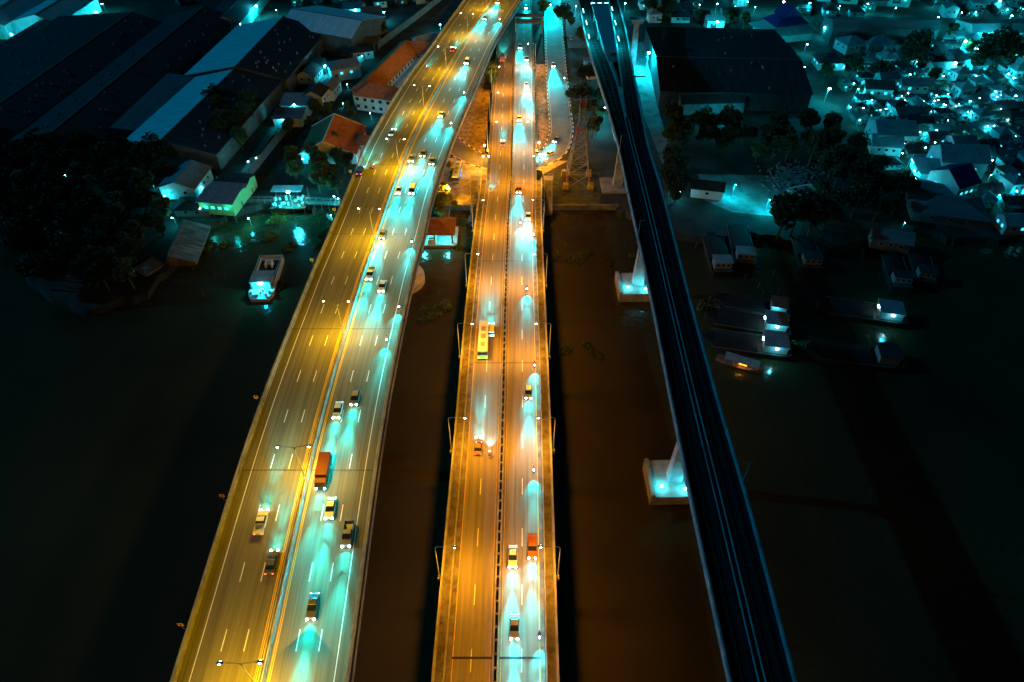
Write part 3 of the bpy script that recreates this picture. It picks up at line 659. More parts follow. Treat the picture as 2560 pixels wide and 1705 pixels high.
for q in [(28,86,"mid"),(55,84,"mid"),(130,95,"small"),(600,60,"mid"),(640,15,"big"),(690,25,"small"),(560,55,"mid"),(555,33,"small"),(1100,62,"mid"),(960,30,"mid"),(888,25,"mid"),(885,62,"small"),
          (720,480,"big"),(757,398,"small"),(813,440,"small"),(835,491,"small"),(845,497,"small"),(620,404,"small"),(640,395,"small"),(612,462,"small"),(705,300,"small"),(735,262,"mid"),(812,165,"mid"),(880,165,"small"),(770,245,"small"),(905,140,"small"),(240,30,"mid"),(255,10,"mid"),(175,68,"mid"),
          (412,490,"small"),(475,505,"small"),(925,283,"small"),(905,392,"small"),(845,300,"tiny"),(505,470,"small"),(500,522,"small"),(430,545,"small"),(180,478,"tiny"),(270,455,"tiny"),(100,322,"tiny"),(160,440,"tiny"),(380,465,"tiny"),  # small lamps before white stilt house, mansion and annex are added fill
          (1622,132,"flood"),(1605,-10,"mid"),(1563,8,"mid"),(1793,10,"mid"),(1794,55,"big"),(1758,75,"small"),(1843,20,"small"),(1914,74,"mid"),(2062,69,"mid"),(2018,111,"mid"),(2011,168,"mid"),(2074,222,"big"),
          (2183,73,"mid"),(2280,70,"mid"),(2299,49,"mid"),(2347,43,"mid"),(2414,103,"big"),(2485,90,"big"),(2389,158,"big"),(2276,186,"small"),(2521,185,"mid"),(2196,333,"mid"),(2288,443,"mid"),(2470,315,"small"),
          (2500,2,"mid"),(2345,-5,"mid"),(2170,10,"mid"),(1960,5,"big"),(2025,8,"mid"),(1826,282,"mid"),(1765,292,"small"),(2230,200,"small"),(2370,235,"small"),(2345,250,"small"),(2400,262,"tiny"),(2130,60,"small"),
          (2540,240,"mid"),(2535,195,"mid"),(2375,385,"tiny"),(2425,405,"tiny"),(2410,480,"tiny"),(2380,478,"tiny"),(2345,520,"small"),(2370,540,"tiny"),(2550,545,"tiny"),(2545,503,"tiny"),(2460,425,"tiny"),(2330,370,"tiny"),(2140,345,"tiny"),(2180,250,"small"),(2255,240,"small"),(2300,330,"small"),(2440,345,"small"),(2500,380,"small"),(2320,320,"tiny"),(2480,440,"tiny"),(2520,300,"small"),(2150,300,"small"),(2430,330,"tiny"),(2290,300,"tiny"),(2350,470,"tiny"),(2395,520,"small"),(2470,490,"tiny"),(2510,440,"tiny"),(2160,160,"small"),(2440,190,"small"),(2550,130,"mid"),(2220,140,"small"),(2110,170,"tiny"),(2530,40,"mid"),(2440,30,"small"),(2240,20,"mid"),(2100,15,"small"),(1870,5,"small"),(1690,45,"tiny"),(2215,405,"tiny"),
          (2128,270,"tiny"),(2165,272,"tiny"),(2235,272,"tiny"),(2310,275,"tiny"),(2420,280,"small"),(2265,560,"tiny"),(1700,480,"small"),(1840,462,"wide"),(1925,500,"wide"),(1400,30,"mid"),(1440,15,"mid"),(1395,-30,"big"),(1320,-40,"big"),(1290,-60,"big"),(1500,300,"mid"),(1512,270,"mid"),(1470,160,"small"),(1411,195,"small"),(1740,870,"tiny")]:  # big lamps beyond the top edge are added, unseen, to brighten far roads
    vlamp(*q)
vlamp(620, 546, "small", 0); vlamp(826, 540, "tiny", 0)
rl = random.Random(5)
for i in range(115):
    px, py = rl.uniform(2130, 2560), rl.uniform(110, 560)
    if px < 2110+(py-230)*.72: continue
    vlamp(px, py, rl.choice(["tiny","small"]))
for i in range(10): vlamp(rl.uniform(700, 900), rl.uniform(60, 280), "tiny")
for i in range(14): vlamp(rl.uniform(1700, 2560), rl.uniform(-40, 50), "small")
# ------------------------------------------------------------------ buildings
occupied = []                                  # (x, y, radius) of featured things
def frame_house(w, d, h, rh, wm_, rm, roof="gable", over=.5, lit=0.0, win=2, win_m=None, name="house", eave=.12):
    o = empty(name); mb = MB(); mb.box((0,0,h/2), (w,d,h))
    if roof == "gable":                                            # gable triangles in the wall
        for s_ in (-1, 1): mb.add([(s_*w/2,-d/2,h),(s_*w/2,d/2,h),(s_*w/2,0,h+rh*.94),(s_*(w/2-.2),-d/2,h),(s_*(w/2-.2),d/2,h),(s_*(w/2-.2),0,h+rh*.94)], [(0,1,2),(3,5,4),(0,2,5,3),(1,4,5,2)])
    mb.build("wall", wm_, o)
    mb = MB(); W2, D2 = w/2+over, d/2+over; k = over*rh/(d/2); t = eave
    if roof == "gable":
        for s_ in (-1, 1):
            a = [(-W2,s_*D2,h-k),(W2,s_*D2,h-k),(W2,0,h+rh),(-W2,0,h+rh)]; vs = [(x,y,z+.02) for x,y,z in a]+[(x,y,z+.02+t) for x,y,z in a]
            fs = [(0,1,2,3),(7,6,5,4),(0,4,5,1),(1,5,6,2),(2,6,7,3),(3,7,4,0)]; mb.add(vs, fs if s_ > 0 else [f[::-1] for f in fs])
    elif roof == "hip":
        rx = max(.3, W2-D2); e = [(-W2,-D2,h-k),(W2,-D2,h-k),(W2,D2,h-k),(-W2,D2,h-k)]; r_ = [(-rx,0,h+rh),(rx,0,h+rh)]
        mb.add(e+r_+[(x,y,z-t) for x,y,z in e], [(0,1,5,4),(1,2,5),(2,3,4,5),(3,0,4),(0,6,7,1),(1,7,8,2),(2,8,9,3),(3,9,6,0),(9,8,7,6)])
    else:
        a = [(-W2,-D2,h+.02),(W2,-D2,h+.02),(W2,D2,h+rh),(-W2,D2,h+rh)]; vs = a+[(x,y,z+t) for x,y,z in a]
        mb.add(vs, [(3,2,1,0),(4,5,6,7),(0,1,5,4),(1,2,6,5),(2,3,7,6),(3,0,4,7)])
        mb.add([(-w/2,d/2-.02,h-.1),(w/2,d/2-.02,h-.1),(w/2,d/2-.02,h+rh*.93),(-w/2,d/2-.02,h+rh*.93)], [(3,2,1,0)])
    mb.build("roof", rm, o)
    if win:
        for i in range(win):
            x = -w/2 + w*(i+1)/(win+1); on = random.random() < lit
            mb = MB(); mb.box((x,-d/2-.03,h*.58), (min(1.5, w/(win+1)*.6),.06,min(1.3, h*.35))); f = mb.build("window", white if wm_ is not woodm else woodm, o)
            mb = MB(); mb.box((x,-d/2-.075,h*.58), (min(1.2, w/(win+1)*.5),.03,min(1.05, h*.3))); mb.build("pane", e_win if on else glassm, f)
        for y in (-d/5, d/5):
            mb = MB(); mb.box((-w/2-.03,y,h*.6), (.06,1.3,min(1.3, h*.35))); f = mb.build("window", white if wm_ is not woodm else woodm, o)
            mb = MB(); mb.box((-w/2-.075,y,h*.6), (.03,1.05,min(1.05, h*.3))); mb.build("pane", e_win if random.random() < lit else glassm, f)
        mb = MB(); mb.box((w/2+.03, 0, 1.0), (.06,.95,2.0)); mb.build("door", woodm, o)
    return o
def put(o, p, rz, z=GZ): o.location = (p.x, p.y, z); o.rotation_euler.z = rz; return o
# big warehouses given by their ridge, eaves and heights
def warehouse(A, B, eL, eR, zr, ze, rml, rmr, label, wallm=wallg, dots=0, group=None, bays=0):
    a, b_ = P(*A, zr), P(*B, zr); d = (b_-a); L = d.length; rz = math.atan2(d.y, d.x); n = Vector((-d.y, d.x, 0)).normalized()
    hl = abs((P(*eL, ze)-a).dot(n)); hr = abs((P(*eR, ze)-a).dot(n)); o = empty("warehouse", ((a.x+b_.x)/2, (a.y+b_.y)/2, GZ), rz)
    r_ = zr-GZ; e = ze-GZ; x = L/2
    mb = MB(); mb.prism([(-x+.4,-hr+.5),(x-.4,-hr+.5),(x-.4,hl-.5),(-x+.4,hl-.5)], 0, e-.05)
    for s_ in (-1, 1): mb.add([(s_*(x-.4),-hr+.5,e-.05),(s_*(x-.4),hl-.5,e-.05),(s_*(x-.4),0,r_-.15)], [(0,1,2) if s_ > 0 else (2,1,0)])
    mb.build("wall", wallm, o)
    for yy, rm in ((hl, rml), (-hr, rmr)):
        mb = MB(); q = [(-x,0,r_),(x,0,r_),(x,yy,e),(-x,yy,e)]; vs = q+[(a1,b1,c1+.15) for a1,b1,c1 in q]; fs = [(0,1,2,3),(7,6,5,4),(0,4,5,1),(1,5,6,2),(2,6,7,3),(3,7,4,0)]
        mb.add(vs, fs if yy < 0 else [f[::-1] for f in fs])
        k = int(L/6)
        for i in range(1, k):
            xx = -x+L*i/k; mb.add([(xx-.07,0,r_+.2),(xx+.07,0,r_+.2),(xx+.07,yy,e+.2),(xx-.07,yy,e+.2)], [(0,1,2,3) if yy > 0 else (3,2,1,0)])
        rf = mb.build("roof", rm, o)
        if dots and rm is tindk:
            for i in range(dots):
                xx = random.uniform(-x*.92, x*.92); f = random.uniform(.1, .9); mb = MB(); zc = r_+(e-r_)*f+.5
                mb.tube((xx,yy*f,zc-.4), (xx,yy*f,zc+.3), .3, .3, 8); mb.tube((xx,yy*f,zc+.3), (xx,yy*f,zc+.75), .55, .1, 8); mb.build("roof_vent", tinsm, rf)
    mb = MB(); mb.box((0,0,r_+.22), (L,.5,.12)); mb.build("ridge_cap", tinmd, o)
    return tag(o, label, "warehouse", group or "large warehouses on the left bank")
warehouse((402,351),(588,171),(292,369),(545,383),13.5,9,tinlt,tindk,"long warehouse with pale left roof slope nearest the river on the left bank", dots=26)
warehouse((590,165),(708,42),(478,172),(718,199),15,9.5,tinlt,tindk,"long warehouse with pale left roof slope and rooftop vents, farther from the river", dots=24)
warehouse((728,22),(905,52),(740,5),(829,88),16,11,tinlt,tinlt,"pale roofed wing crossing the far end of the vented warehouse")
warehouse((-60,300),(330,30),(-150,200),(30,345),14,9.5,tindk,tindk,"very long dark roofed warehouse at the left edge with small rooftop vents", dots=20)
warehouse((130,330),(510,15),(33,345),(240,365),14,9,tindk,tindk,"very long dark roofed warehouse between the left edge one and the pale roofs", dots=12)
warehouse((-45,45),(75,-28),(-120,30),(33,52),13,9,tinlt,tinlt,"grey roofed warehouse in the top left corner", wallm=wallw)
warehouse((85,38),(190,-25),(33,50),(150,57),13,9,tinlt,tinlt,"pale roofed warehouse with lit white side wall near the top left corner", wallm=wallw)
warehouse((560,40),(650,-60),(520,40),(600,58),12,8,tindk,tindk,"dark roofed workshop beside the lit street at the top left", wallm=wallw)
# low shed roof in front of the pale warehouse
o = frame_house(52, 26, 7, 1.2, wallg, tinmd, "shed", .3, 0, 0, name="shed_hall"); a, b_ = P(280,310,10), P(420,195,10); tag(put(o, P(350,245,10), math.atan2((b_-a).y,(b_-a).x)), "low flat grey hall roof wedged between the dark and the pale warehouses", "hall")
warehouse((1640,142),(2005,150),(1650,68),(1640,228),15,10,tindk,tindk,"huge dark roofed warehouse right of the railway viaduct", wallm=tindk, group="large warehouses on the right bank", dots=6)
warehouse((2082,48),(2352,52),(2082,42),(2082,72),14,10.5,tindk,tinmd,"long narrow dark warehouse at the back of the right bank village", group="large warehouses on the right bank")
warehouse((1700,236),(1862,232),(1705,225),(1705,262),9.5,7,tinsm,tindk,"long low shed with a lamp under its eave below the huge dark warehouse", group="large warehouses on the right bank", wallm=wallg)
warehouse((2430,60),(2620,60),(2430,48),(2430,82),12,9,tinmd,tinmd,"pale topped warehouse in the upper right corner", group="large warehouses on the right bank", wallm=wallw)
# temple hall with stacked roofs
th = empty("temple_hall"); mb = MB(); mb.box((0,0,2.5), (26,17,5)); mb.build("wall", wallw, th)
for k, (w, d, z0, z1, m_r) in enumerate(((31,22,4.6,7.6,tinsm),(20,14,8.0,11,tileb),(12,9,11.5,16,tileb))):
    mb = MB()
    if k < 2: mb.add([(-w/2,-d/2,z0),(w/2,-d/2,z0),(w/2,d/2,z0),(-w/2,d/2,z0),(-w*.3,-d*.28,z1),(w*.3,-d*.28,z1),(w*.3,d*.28,z1),(-w*.3,d*.28,z1)], [(0,1,5,4),(1,2,6,5),(2,3,7,6),(3,0,4,7),(4,5,6,7),(3,2,1,0)])
    else: mb.add([(-w/2,-d/2,z0),(w/2,-d/2,z0),(w/2,d/2,z0),(-w/2,d/2,z0),(0,-d/2-.6,z1),(0,d/2+.6,z1)], [(0,1,4),(1,2,5,4),(2,3,5),(3,0,4,5),(3,2,1,0)])
    mb.build("roof", m_r, th)
put(th, P(1962,62,8), .25); tag(th, "stepped pyramid temple roof with blue tiles beside lamps, top right", "temple")
# mansion with red tiled roof, U-shaped
mn = tag(empty("mansion"), "white two-storey mansion with hipped red tile roofs beside the left bridge", "mansion")
a, b_ = P(905,215,12), P(1030,95,12); rz = math.atan2((b_-a).y, (b_-a).x); L = (b_-a).length; put(mn, (a+b_)/2, rz)
def hiproof(w, d, z0, z1, cx=0, cy=0, rot=0):
    co, si = math.cos(rot), math.sin(rot); rx = w/2-d/2
    pts = [(-w/2,-d/2,z0),(w/2,-d/2,z0),(w/2,d/2,z0),(-w/2,d/2,z0),(-rx,0,z1),(rx,0,z1)]
    pts += [(x,y,z-.25) for x,y,z in pts[:4]]
    return [(cx+x*co-y*si, cy+x*si+y*co, z) for x,y,z in pts], [(0,1,5,4),(1,2,5),(2,3,4,5),(3,0,4),(0,6,7,1),(1,7,8,2),(2,8,9,3),(3,9,6,0),(9,8,7,6)]
def wing(w, d, cx, cy, rot, zt=7.2, rise=4.2):
    co, si = math.cos(rot), math.sin(rot); mb = MB(); mb.box((cx,cy,zt/2), (w-1.6,d-1.6,zt), rot); wl = mb.build("wall", wallw, mn)
    mb = MB(); mb.add(*hiproof(w, d, zt+.02, zt+rise, cx, cy, rot)); mb.build("roof", tile, mn)
    for sgn in (-1, 1):
        n = int(w/3.6)
        for i in range(n):
            for zz in (2.0, 5.2):
                x = -w/2+w*(i+.5)/n; y = sgn*(d/2-.77); mb = MB(); mb.box((cx+x*co-y*si, cy+x*si+y*co, zz), (1.5,.08,1.4), rot); f = mb.build("window", black, wl)
wing(L, 13, 0, 0, 0); wing(22, 11.5, -L/2+2, -7.5, math.pi/2-.02, 7.0, 4.0); wing(20, 11, L/2-6, -7.5, math.pi/2, 7.1, 4.0)
mb = MB(); mb.box((1,-10.5,6.9), (L-22,2.2,.5)); mb.box((1,-10.5,3.6), (L-22,2.2,.3)); mb.build("balcony", white, mn)
# shrine house with stepped red gables and white bargeboards
warehouse((806,356),(836,286),(745,392),(893,385),11.5,6,tile,tile,"house with big red tiled gable roof and white bargeboards beside the left bridge",wallm=wallw,group="tiled houses by the left bridge")
sh_ = [o for o in bpy.data.objects if o.name.startswith("warehouse") and o.get("group") == "tiled houses by the left bridge"][0]; sh_.name = "shrine_house"; sh_["category"] = "house"
rfs = [c for c in kids(sh_) if c.name.startswith("roof")]
for c in kids(sh_):
    if c.name.startswith("ridge_cap"): c.data.materials.clear(); c.data.materials.append(white)
for rf in rfs:
    vs = [v.co for v in rf.data.vertices][:4]; mb = MB()
    mb.tube(vs[0]+Vector((0,0,.3)), vs[3]+Vector((0,0,.3)), .28, .28, 4); mb.tube(vs[1]+Vector((0,0,.3)), vs[2]+Vector((0,0,.3)), .28, .28, 4); mb.build("bargeboard", white, rf)
o = frame_house(7, 7, 4.5, 2, wallw, tile, "hip", .5, .0, 2, name="annex"); tag(put(o, P(908,352,6), 0), "small white annex with red hip roof squeezed between the red roofed house and left bridge", "annex"); occupied.append((P(860,330,6).x, P(860,330,6).y, 14))
# generic houses: prototypes copied over village lattices
HP = {}
def house_proto(k):
    if k in HP: return HP[k]
    spec = {0:(8,6.5,3.0,1.7,wallg,tindk,"gable",.5,.15,2), 1:(10,7.5,3.2,1.8,wallg,tinmd,"gable",.5,.15,3), 2:(9,7,3.4,1.5,wallw,tindk,"hip",.6,.15,2), 3:(11,8,5.6,2.0,wallw,tinmd,"gable",.6,.25,3),
            4:(7,6,2.8,.7,woodm,tindk,"shed",.5,.1,2), 5:(12,8,3.0,1.6,wallg,tindk,"gable",.6,.1,3), 6:(8,7,5.8,1.9,wallw,tinsm,"hip",.6,.3,2), 7:(6,5,2.6,.5,woodm,tinmd,"shed",.4,.1,1), 8:(9,7,3.2,1.6,wallw,rust,"gable",.5,.1,2)}[k]
    o = frame_house(*spec[:7], over=spec[7], lit=spec[8], win=spec[9]); w, d, h = spec[:3]
    mb = MB(); x0 = -w*.32 if k % 2 else w*.1; mb.add([(x0,-d/2-2.4,2.1),(x0+w*.36,-d/2-2.4,2.1),(x0+w*.36,-d/2-.1,2.55),(x0,-d/2-.1,2.55),(x0,-d/2-2.4,2.18),(x0+w*.36,-d/2-2.4,2.18),(x0+w*.36,-d/2-.1,2.63),(x0,-d/2-.1,2.63)], [(3,2,1,0),(4,5,6,7),(0,1,5,4),(1,2,6,5),(2,3,7,6),(3,0,4,7)])
    mb.tube((x0+.1,-d/2-2.3,0), (x0+.1,-d/2-2.3,2.1), .06); mb.tube((x0+w*.36-.1,-d/2-2.3,0), (x0+w*.36-.1,-d/2-2.3,2.1), .06); mb.build("porch", [rust, tinmd, tinsm][k % 3], o)
    mb = MB(); mb.tube((-w/2-.8,d*.2,0), (-w/2-.8,d*.2,1.5), .5, .5, 10); mb.ball((-w/2-.8,d*.2,1.5), .5, 10, 4, .4); mb.build("water_tank", tinsm, o)
    mb = MB(); mb.box((w*.22,d*.24,h+spec[3]*.5+.5), (1.1,.9,.7)); mb.tube((w*.3,d*.2,h), (w*.3,d*.2,h+spec[3]+2.4), .04); mb.build("rooftop_unit", tinsm, o)
    HP[k] = (make_tree(o), o, [False]); return HP[k]
RDESC = {0:"dark gable roofed",1:"grey gable roofed",2:"dark hip roofed",3:"tall grey roofed",4:"dark lean-to roofed",5:"wide dark roofed",6:"tall pale roofed",7:"grey lean-to roofed",8:"rusty roofed"}
def place_house(k, p, rz, z=GZ, sc=1.0):
    t_, o, used = house_proto(k)
    if used[0]: o = copy_from(t_)
    used[0] = True; o.scale = (sc, sc, sc*random.uniform(.9, 1.15)); return put(o, p, rz, z)
def inside(pt, poly):
    x, y = pt; c = False
    for i in range(len(poly)):
        x1, y1 = poly[i]; x2, y2 = poly[i-1]
        if (y1 > y) != (y2 > y) and x < (x2-x1)*(y-y1)/(y2-y1)+x1: c = not c
    return c
def proj(v):
    dy, dz = v.y, v.z-CZ; dep = dy*CP-dz*SP; vv = -(dy*SP+dz*CP)/dep; return CXP+v.x/dep*FPX, CYP+vv*FPX
def village(poly_px, ang, sx, sy, where, skip=.10, kinds=(0,1,1,2,2,3,4,5,6,6,7,7,8), sc=1.0):
    wp = [(P(a, b, GZ).x, P(a, b, GZ).y) for a, b in poly_px]; cx = sum(p[0] for p in wp)/len(wp); cy = sum(p[1] for p in wp)/len(wp)
    co, si = math.cos(ang), math.sin(ang); things = []; rows = {}
    for j in range(-40, 41):
        for i in range(-40, 41):
            u = i*sx+(j % 2)*sx*.3; w = j*sy+(i % 5 == 0)*1.0; x = cx+u*co-w*si; y = cy+u*si+w*co
            if not inside((x, y), wp) or random.random() < skip: continue
            if any((x-a)**2+(y-b_)**2 < r_*r_ for a, b_, r_ in occupied): continue
            x += random.uniform(-1, 1); y += random.uniform(-.8, .8); k = random.choice(kinds)
            o = place_house(k, Vector((x, y, 0)), ang+random.uniform(-.08, .08)+(math.pi/2 if random.random() < .2 else 0), sc=sc*random.uniform(.8,1.15)); rows.setdefault(j, []).append((o, k, proj(Vector((x, y, GZ)))))
    for jn, j in enumerate(sorted(rows)):
        r_ = sorted(rows[j], key=lambda q: q[2][0])
        for n_, (o, k, _) in enumerate(r_):
            tag(o, "%s house, %s in the %s row of the %s" % (RDESC[k], nth(n_), nth(jn), where), "house", "houses of the "+where)
# featured houses on the right bank
def feat(kind, px, py, w, d, h, rh, rz, wm_, rm, label, lit=.0, win=3, z=GZ, over=.6, name="house", group=None):
    o = frame_house(w, d, h, rh, wm_, rm, kind, over, lit, win, name=name); p = P(px, py, z+h); put(o, p, rz, z); tag(o, label, "house", group); occupied.append((p.x, p.y, max(w, d)*.62+2)); return o
feat("gable",2232,318,15,13,7,3,-.05,wallw,tinsm,"large house with pale gable roof and a bright lamp at its left gable")
feat("gable",2400,385,17,12,7.5,4,-.05,wallw,tinsm,"two-storey house with tall pale gable roof in the middle of the right bank village",.4)
feat("gable",2388,440,10,13,7.5,4,.42,wallw,tileb,"two-storey house with a steep deep blue roof near the right bank waterfront",.9,3)
feat("hip",2352,415,17,12,4,3,-.15,wallw,tinsm,"low house with pale hipped roof between the blue roof and the tall gable house")
feat("hip",2370,510,24,15,4,2.5,-.25,wallg,tinmd,"wide low grey hipped roof at the river corner of the village")
feat("hip",2330,470,16,11,4,2,-.3,wallg,tinmd,"low grey roofed house left of the blue roofed house")
feat("gable",2215,352,11,9,4,2.5,-.2,wallw,tinsm,"small pale gabled house just below the large lamp-lit house")
feat("gable",2195,212,12,8,5,2.2,-.1,wallw,tindk,"white walled house with dark roof beside the brightly lit alley",.8)
feat("gable",2290,205,14,7,4,2,-.05,wallw,tinmd,"long white house with a row of windows behind the dark tree",.4)
feat("hip",2075,145,13,10,4,2.6,.0,wallw,tindk,"dark hipped roof house with lit front left of the long narrow warehouse",.6,2)
feat("gable",1770,462,11,6.5,4,1.6,-.22,wallw,tindk,"small white hut with dark roof on the lit gravel yard",0,1)
feat("hip",2130,100,12,10,5,2.5,.3,wallw,tinsm,"pale hipped roof house at the left end of the long narrow warehouse")
feat("gable",2230,588,12,7,4,2.2,-.3,wallg,tinmd,"pale roofed boathouse on the bank below the village")
feat("gable",2550,548,12,7,4,2,0,wallw,tinsm,"lit waterside house at the right edge of the picture",.8)
feat("gable",1560,300,8,12,6,2,.0,wallw,tinmd,"white building beside the viaduct behind the power pylon",.3)
feat("shed",1483,160,7,12,5,.6,.1,wallw,tinsm,"pale building under the left side of the railway viaduct",.5)
VIL = [(2110,215),(2170,110),(2620,75),(2640,500),(2330,552),(2255,470),(2170,340),(2110,270)]
village(VIL, .12, 9.4, 7.7, "right bank village", .04, sc=.84)
village([(1690,52),(1800,75),(1850,30),(1900,-50),(1560,-60),(1580,60)], .05, 14, 12, "top right hamlet", .3)
village([(2010,40),(2080,45),(2620,40),(2700,-60),(1960,-60)], -.2, 14, 12, "right back streets", .25)
# left strip of houses along the alley
feat("gable",790,228,9,8,6,2,1.42,wallw,tindk,"white gabled house with two windows facing the river in the left alley",0,2)
feat("shed",742,250,12,10,5,.8,.0,wallw,tinsm,"flat pale roof with bright edge, nearest lit house of the left alley",0,2)
feat("hip",858,158,14,10,6,2.0,.4,wallw,tinsm,"wide pale blue roofed house with two lit windows in the left alley",.9,2)
feat("gable",822,212,11,7,5,1.4,1.42,wallw,tinsm,"pale roofed narrow house beside the two-window gabled house")
feat("gable",772,178,11,9,4,2.4,1.42,wallw,tindk,"dark gabled house against the vented warehouse")
feat("shed",722,285,12,8,4,.8,.0,wallw,tinmd,"grey flat roofed house at the near end of the left alley",0,1)
feat("gable",905,122,10,7,4,1.6,.3,wallw,tindk,"long dark roofed house at the bend of the left alley",.3)
feat("gable",930,40,10,9,6,5,.1,wallw,tinmd,"white house with a tall triangular gable at the top of the left alley")
feat("shed",880,15,10,8,6,.5,.1,wallw,tinsm,"bright flat roofed block at the top of the left alley",.5)
feat("shed",850,48,10,9,5,1,.5,wallw,tinsm,"tilted pale roofed hut next to the crossing wing")
feat("gable",1065,95,12,9,4,1.6,.6,wallw,tinsm,"lit pale house behind the mansion beside a lamp")
village([(760,160),(900,60),(960,60),(930,120),(800,200)], -.12, 11, 9.5, "left alley", .15)
village([(850,20),(1080,10),(1120,-60),(700,-60),(700,10)], .2, 13, 12, "left back streets", .2)
village([(430,20),(520,-10),(560,-60),(380,-60)], .7, 13, 12, "back warehouse block", .2)
# stilt houses over the river on the left
def stilts(o, w, d, h, n=4):
    mb = MB()
    for i in range(n):
        for j in range(3): x = -w/2+.4+(w-.8)*i/(n-1); y = -d/2+.4+(d-.8)*j/2; mb.tube((x,y,-h-1.5), (x,y,0), .16)
    mb.build("stilts", woodm, o)
so = feat("gable",556,482,12.5,13,5,.9,-.13,walln,tinsm,"green walled stilt house with a row of lit windows on the left bank",1.0,4,z=3.2); stilts(so,12.5,13,3.2)
light('POINT', "porch_light", 500, (.0,.8,.75), (5, -8.2, 4.2), so, .2); light('POINT', "porch_light", 400, (.0,.8,.75), (-4, -8.2, 4.2), so, .2)
so = feat("gable",462,442,15,13,5,2.4,1.50,wallw,tinsm,"white weathered stilt house with wide grey gable roof beside the green one",0,3,z=3.0); stilts(so,15,13,3)
so = feat("gable",588,450,11,9,5,1.2,-.13,walln,tindk,"dark roofed green building behind the lit green stilt house",.6,3,z=2.6)
so = feat("hip",485,508,12,8,3,1.4,.0,woodm,tindk,"low dark roofed shack between the green and the white stilt houses",0,2,z=2.4); stilts(so,12,8,2.4)
warehouse((459,549),(418,640),(381,624),(440,655),6.5,3.2,rustg,rustg,"large rusty boat shed with patchy grey roof at the left bank waterside",wallm=rust,group="waterside sheds")
rf_ = feat("shed",373,668,5.5,6,2.2,.4,-.6,woodm,tinsm,"tiny floating hut with striped roof beside the rusty boat shed",0,1,z=.5)
# lit riverside stall
st = tag(empty("river_stall", P(725,505,2.4)), "open brightly lit riverside stall on posts left of the left bridge", "stall")
mb = MB(); mb.box((0,0,0), (13,9,.25)); mb.build("platform", woodm, st); mb = MB()
for i in range(4):
    for j in (-1, 0, 1): mb = MB(); mb.tube((-6+4*i,j*4.2,-4), (-6+4*i,j*4.2,0 if j < 1 else 3.6), .13); mb.build("post", woodm, st)
mb = MB(); mb.box((-1,3.2,3.7), (11,4.5,.12)); mb.build("roof", tinsm, st)
mb = MB()
for i in range(14): mb.box((random.uniform(-5.5,5.5), random.uniform(-4,3), random.uniform(.3,1)), (random.uniform(.5,1.6), random.uniform(.4,1.2), random.uniform(.4,1.6)), random.random())
mb.build("stall_goods", wallw, st)
def walkway(pxs, z, w, label, rails=True, name="walkway"):
    pts = path_pts(pxs, z); o = tag(empty(name, pts[0]), label, "walkway"); inv = Matrix.Translation(-pts[0])
    mb = MB(); wallstrip(mb, pts, w, z-.2, z); c = mb.build("deck", woodm, o); c.matrix_parent_inverse = inv
    if rails:
        for d in (w/2, -w/2):
            mb = MB(); q = offs(pts, d)
            for i in range(len(q)-1): mb.tube(q[i]+Vector((0,0,1)), q[i+1]+Vector((0,0,1)), .05); mb.tube(q[i]+Vector((0,0,.5)), q[i+1]+Vector((0,0,.5)), .04)
            for i in range(len(q)): mb.tube(q[i]-Vector((0,0,3.5)), q[i]+Vector((0,0,1)), .07)
            c = mb.build("railing", steel, o); c.matrix_parent_inverse = inv
    return o
walkway([(618,502),(690,500)], 2.4, 2, "railed footbridge from the green stilt house to the lit stall")
walkway([(762,505),(850,508)], 2.4, 3, "railed walkway from the lit stall toward the left bridge")
walkway([(1117,512),(1110,555)], 1.2, 3, "gangway from the plaza down to the floating pavilion", name="gangway")
# long wall along the alley and other walls
wl = path_pts([(590,480),(640,425),(700,350),(765,278),(850,200),(950,118),(1040,50),(1110,-5)], GZ)
mb = MB(); wallstrip(mb, wl, .5, GZ-.2, GZ+3.4); tag(mb.build("boundary_wall", wallg), "long pale wall winding up beside the alley on the left bank", "wall")
wl = path_pts([(545,458),(590,452),(625,452)], GZ); mb = MB(); wallstrip(mb, wl, .4, GZ-1, GZ+2.8); tag(mb.build("boundary_wall", wallw), "short lit white wall behind the green stilt house", "wall")
qa, qb = P(1090,517,GZ), P(1545,517,GZ); mb = MB(); mb.box(((qa.x+qb.x)/2, qa.y-.35, 1.2), (qb.x-qa.x,.7,3.6)); mb.box(((qa.x+qb.x)/2, qa.y-.35, 3.02), (qb.x-qa.x+.4,1.0,.22)); tag(mb.build("quay_wall", concd), "straight concrete quay wall at the river edge under the bridges", "quay")
# floating pavilion
pv = tag(empty("floating_pavilion", P(1090,590,1.0)), "floating pavilion with brown hipped roof and cyan lights beside the left bridge", "pavilion")
mb = MB(); mb.box((0,0,-.4), (15,11,1)); mb.build("pontoon", conc, pv)
mb = MB(); mb.add(*hiproof(14,10.5,4.2,6.6)); mb.build("roof", mat("brown_roof", (.16,.06,.025), .8, .3, .6), pv); mb = MB()
for i in (-1, 0, 1):
    for j in (-1, 1): mb.box((i*6,j*4.2,2.1), (.5,.5,4.1))
mb.build("column", rust, pv)
mb = MB(); mb.box((-1,-2,.9), (3,6,1.4), taper=.8); mb.box((-1,-2,1.9), (2.4,4,.5), taper=.9); mb.build("ticket_booth", wallw, pv)
for dx in (-4, 4): light('POINT', "ceiling_light", 2600, (.0,.85,1), (dx,-3.2,3.3), pv, .2)
mb = MB(); mb.box((-4,-3.2,3.7), (1.4,.3,.15)); mb.box((4,-3.2,3.7), (1.4,.3,.15)); mb.build("ceiling_lamp", e_cyan, pv)
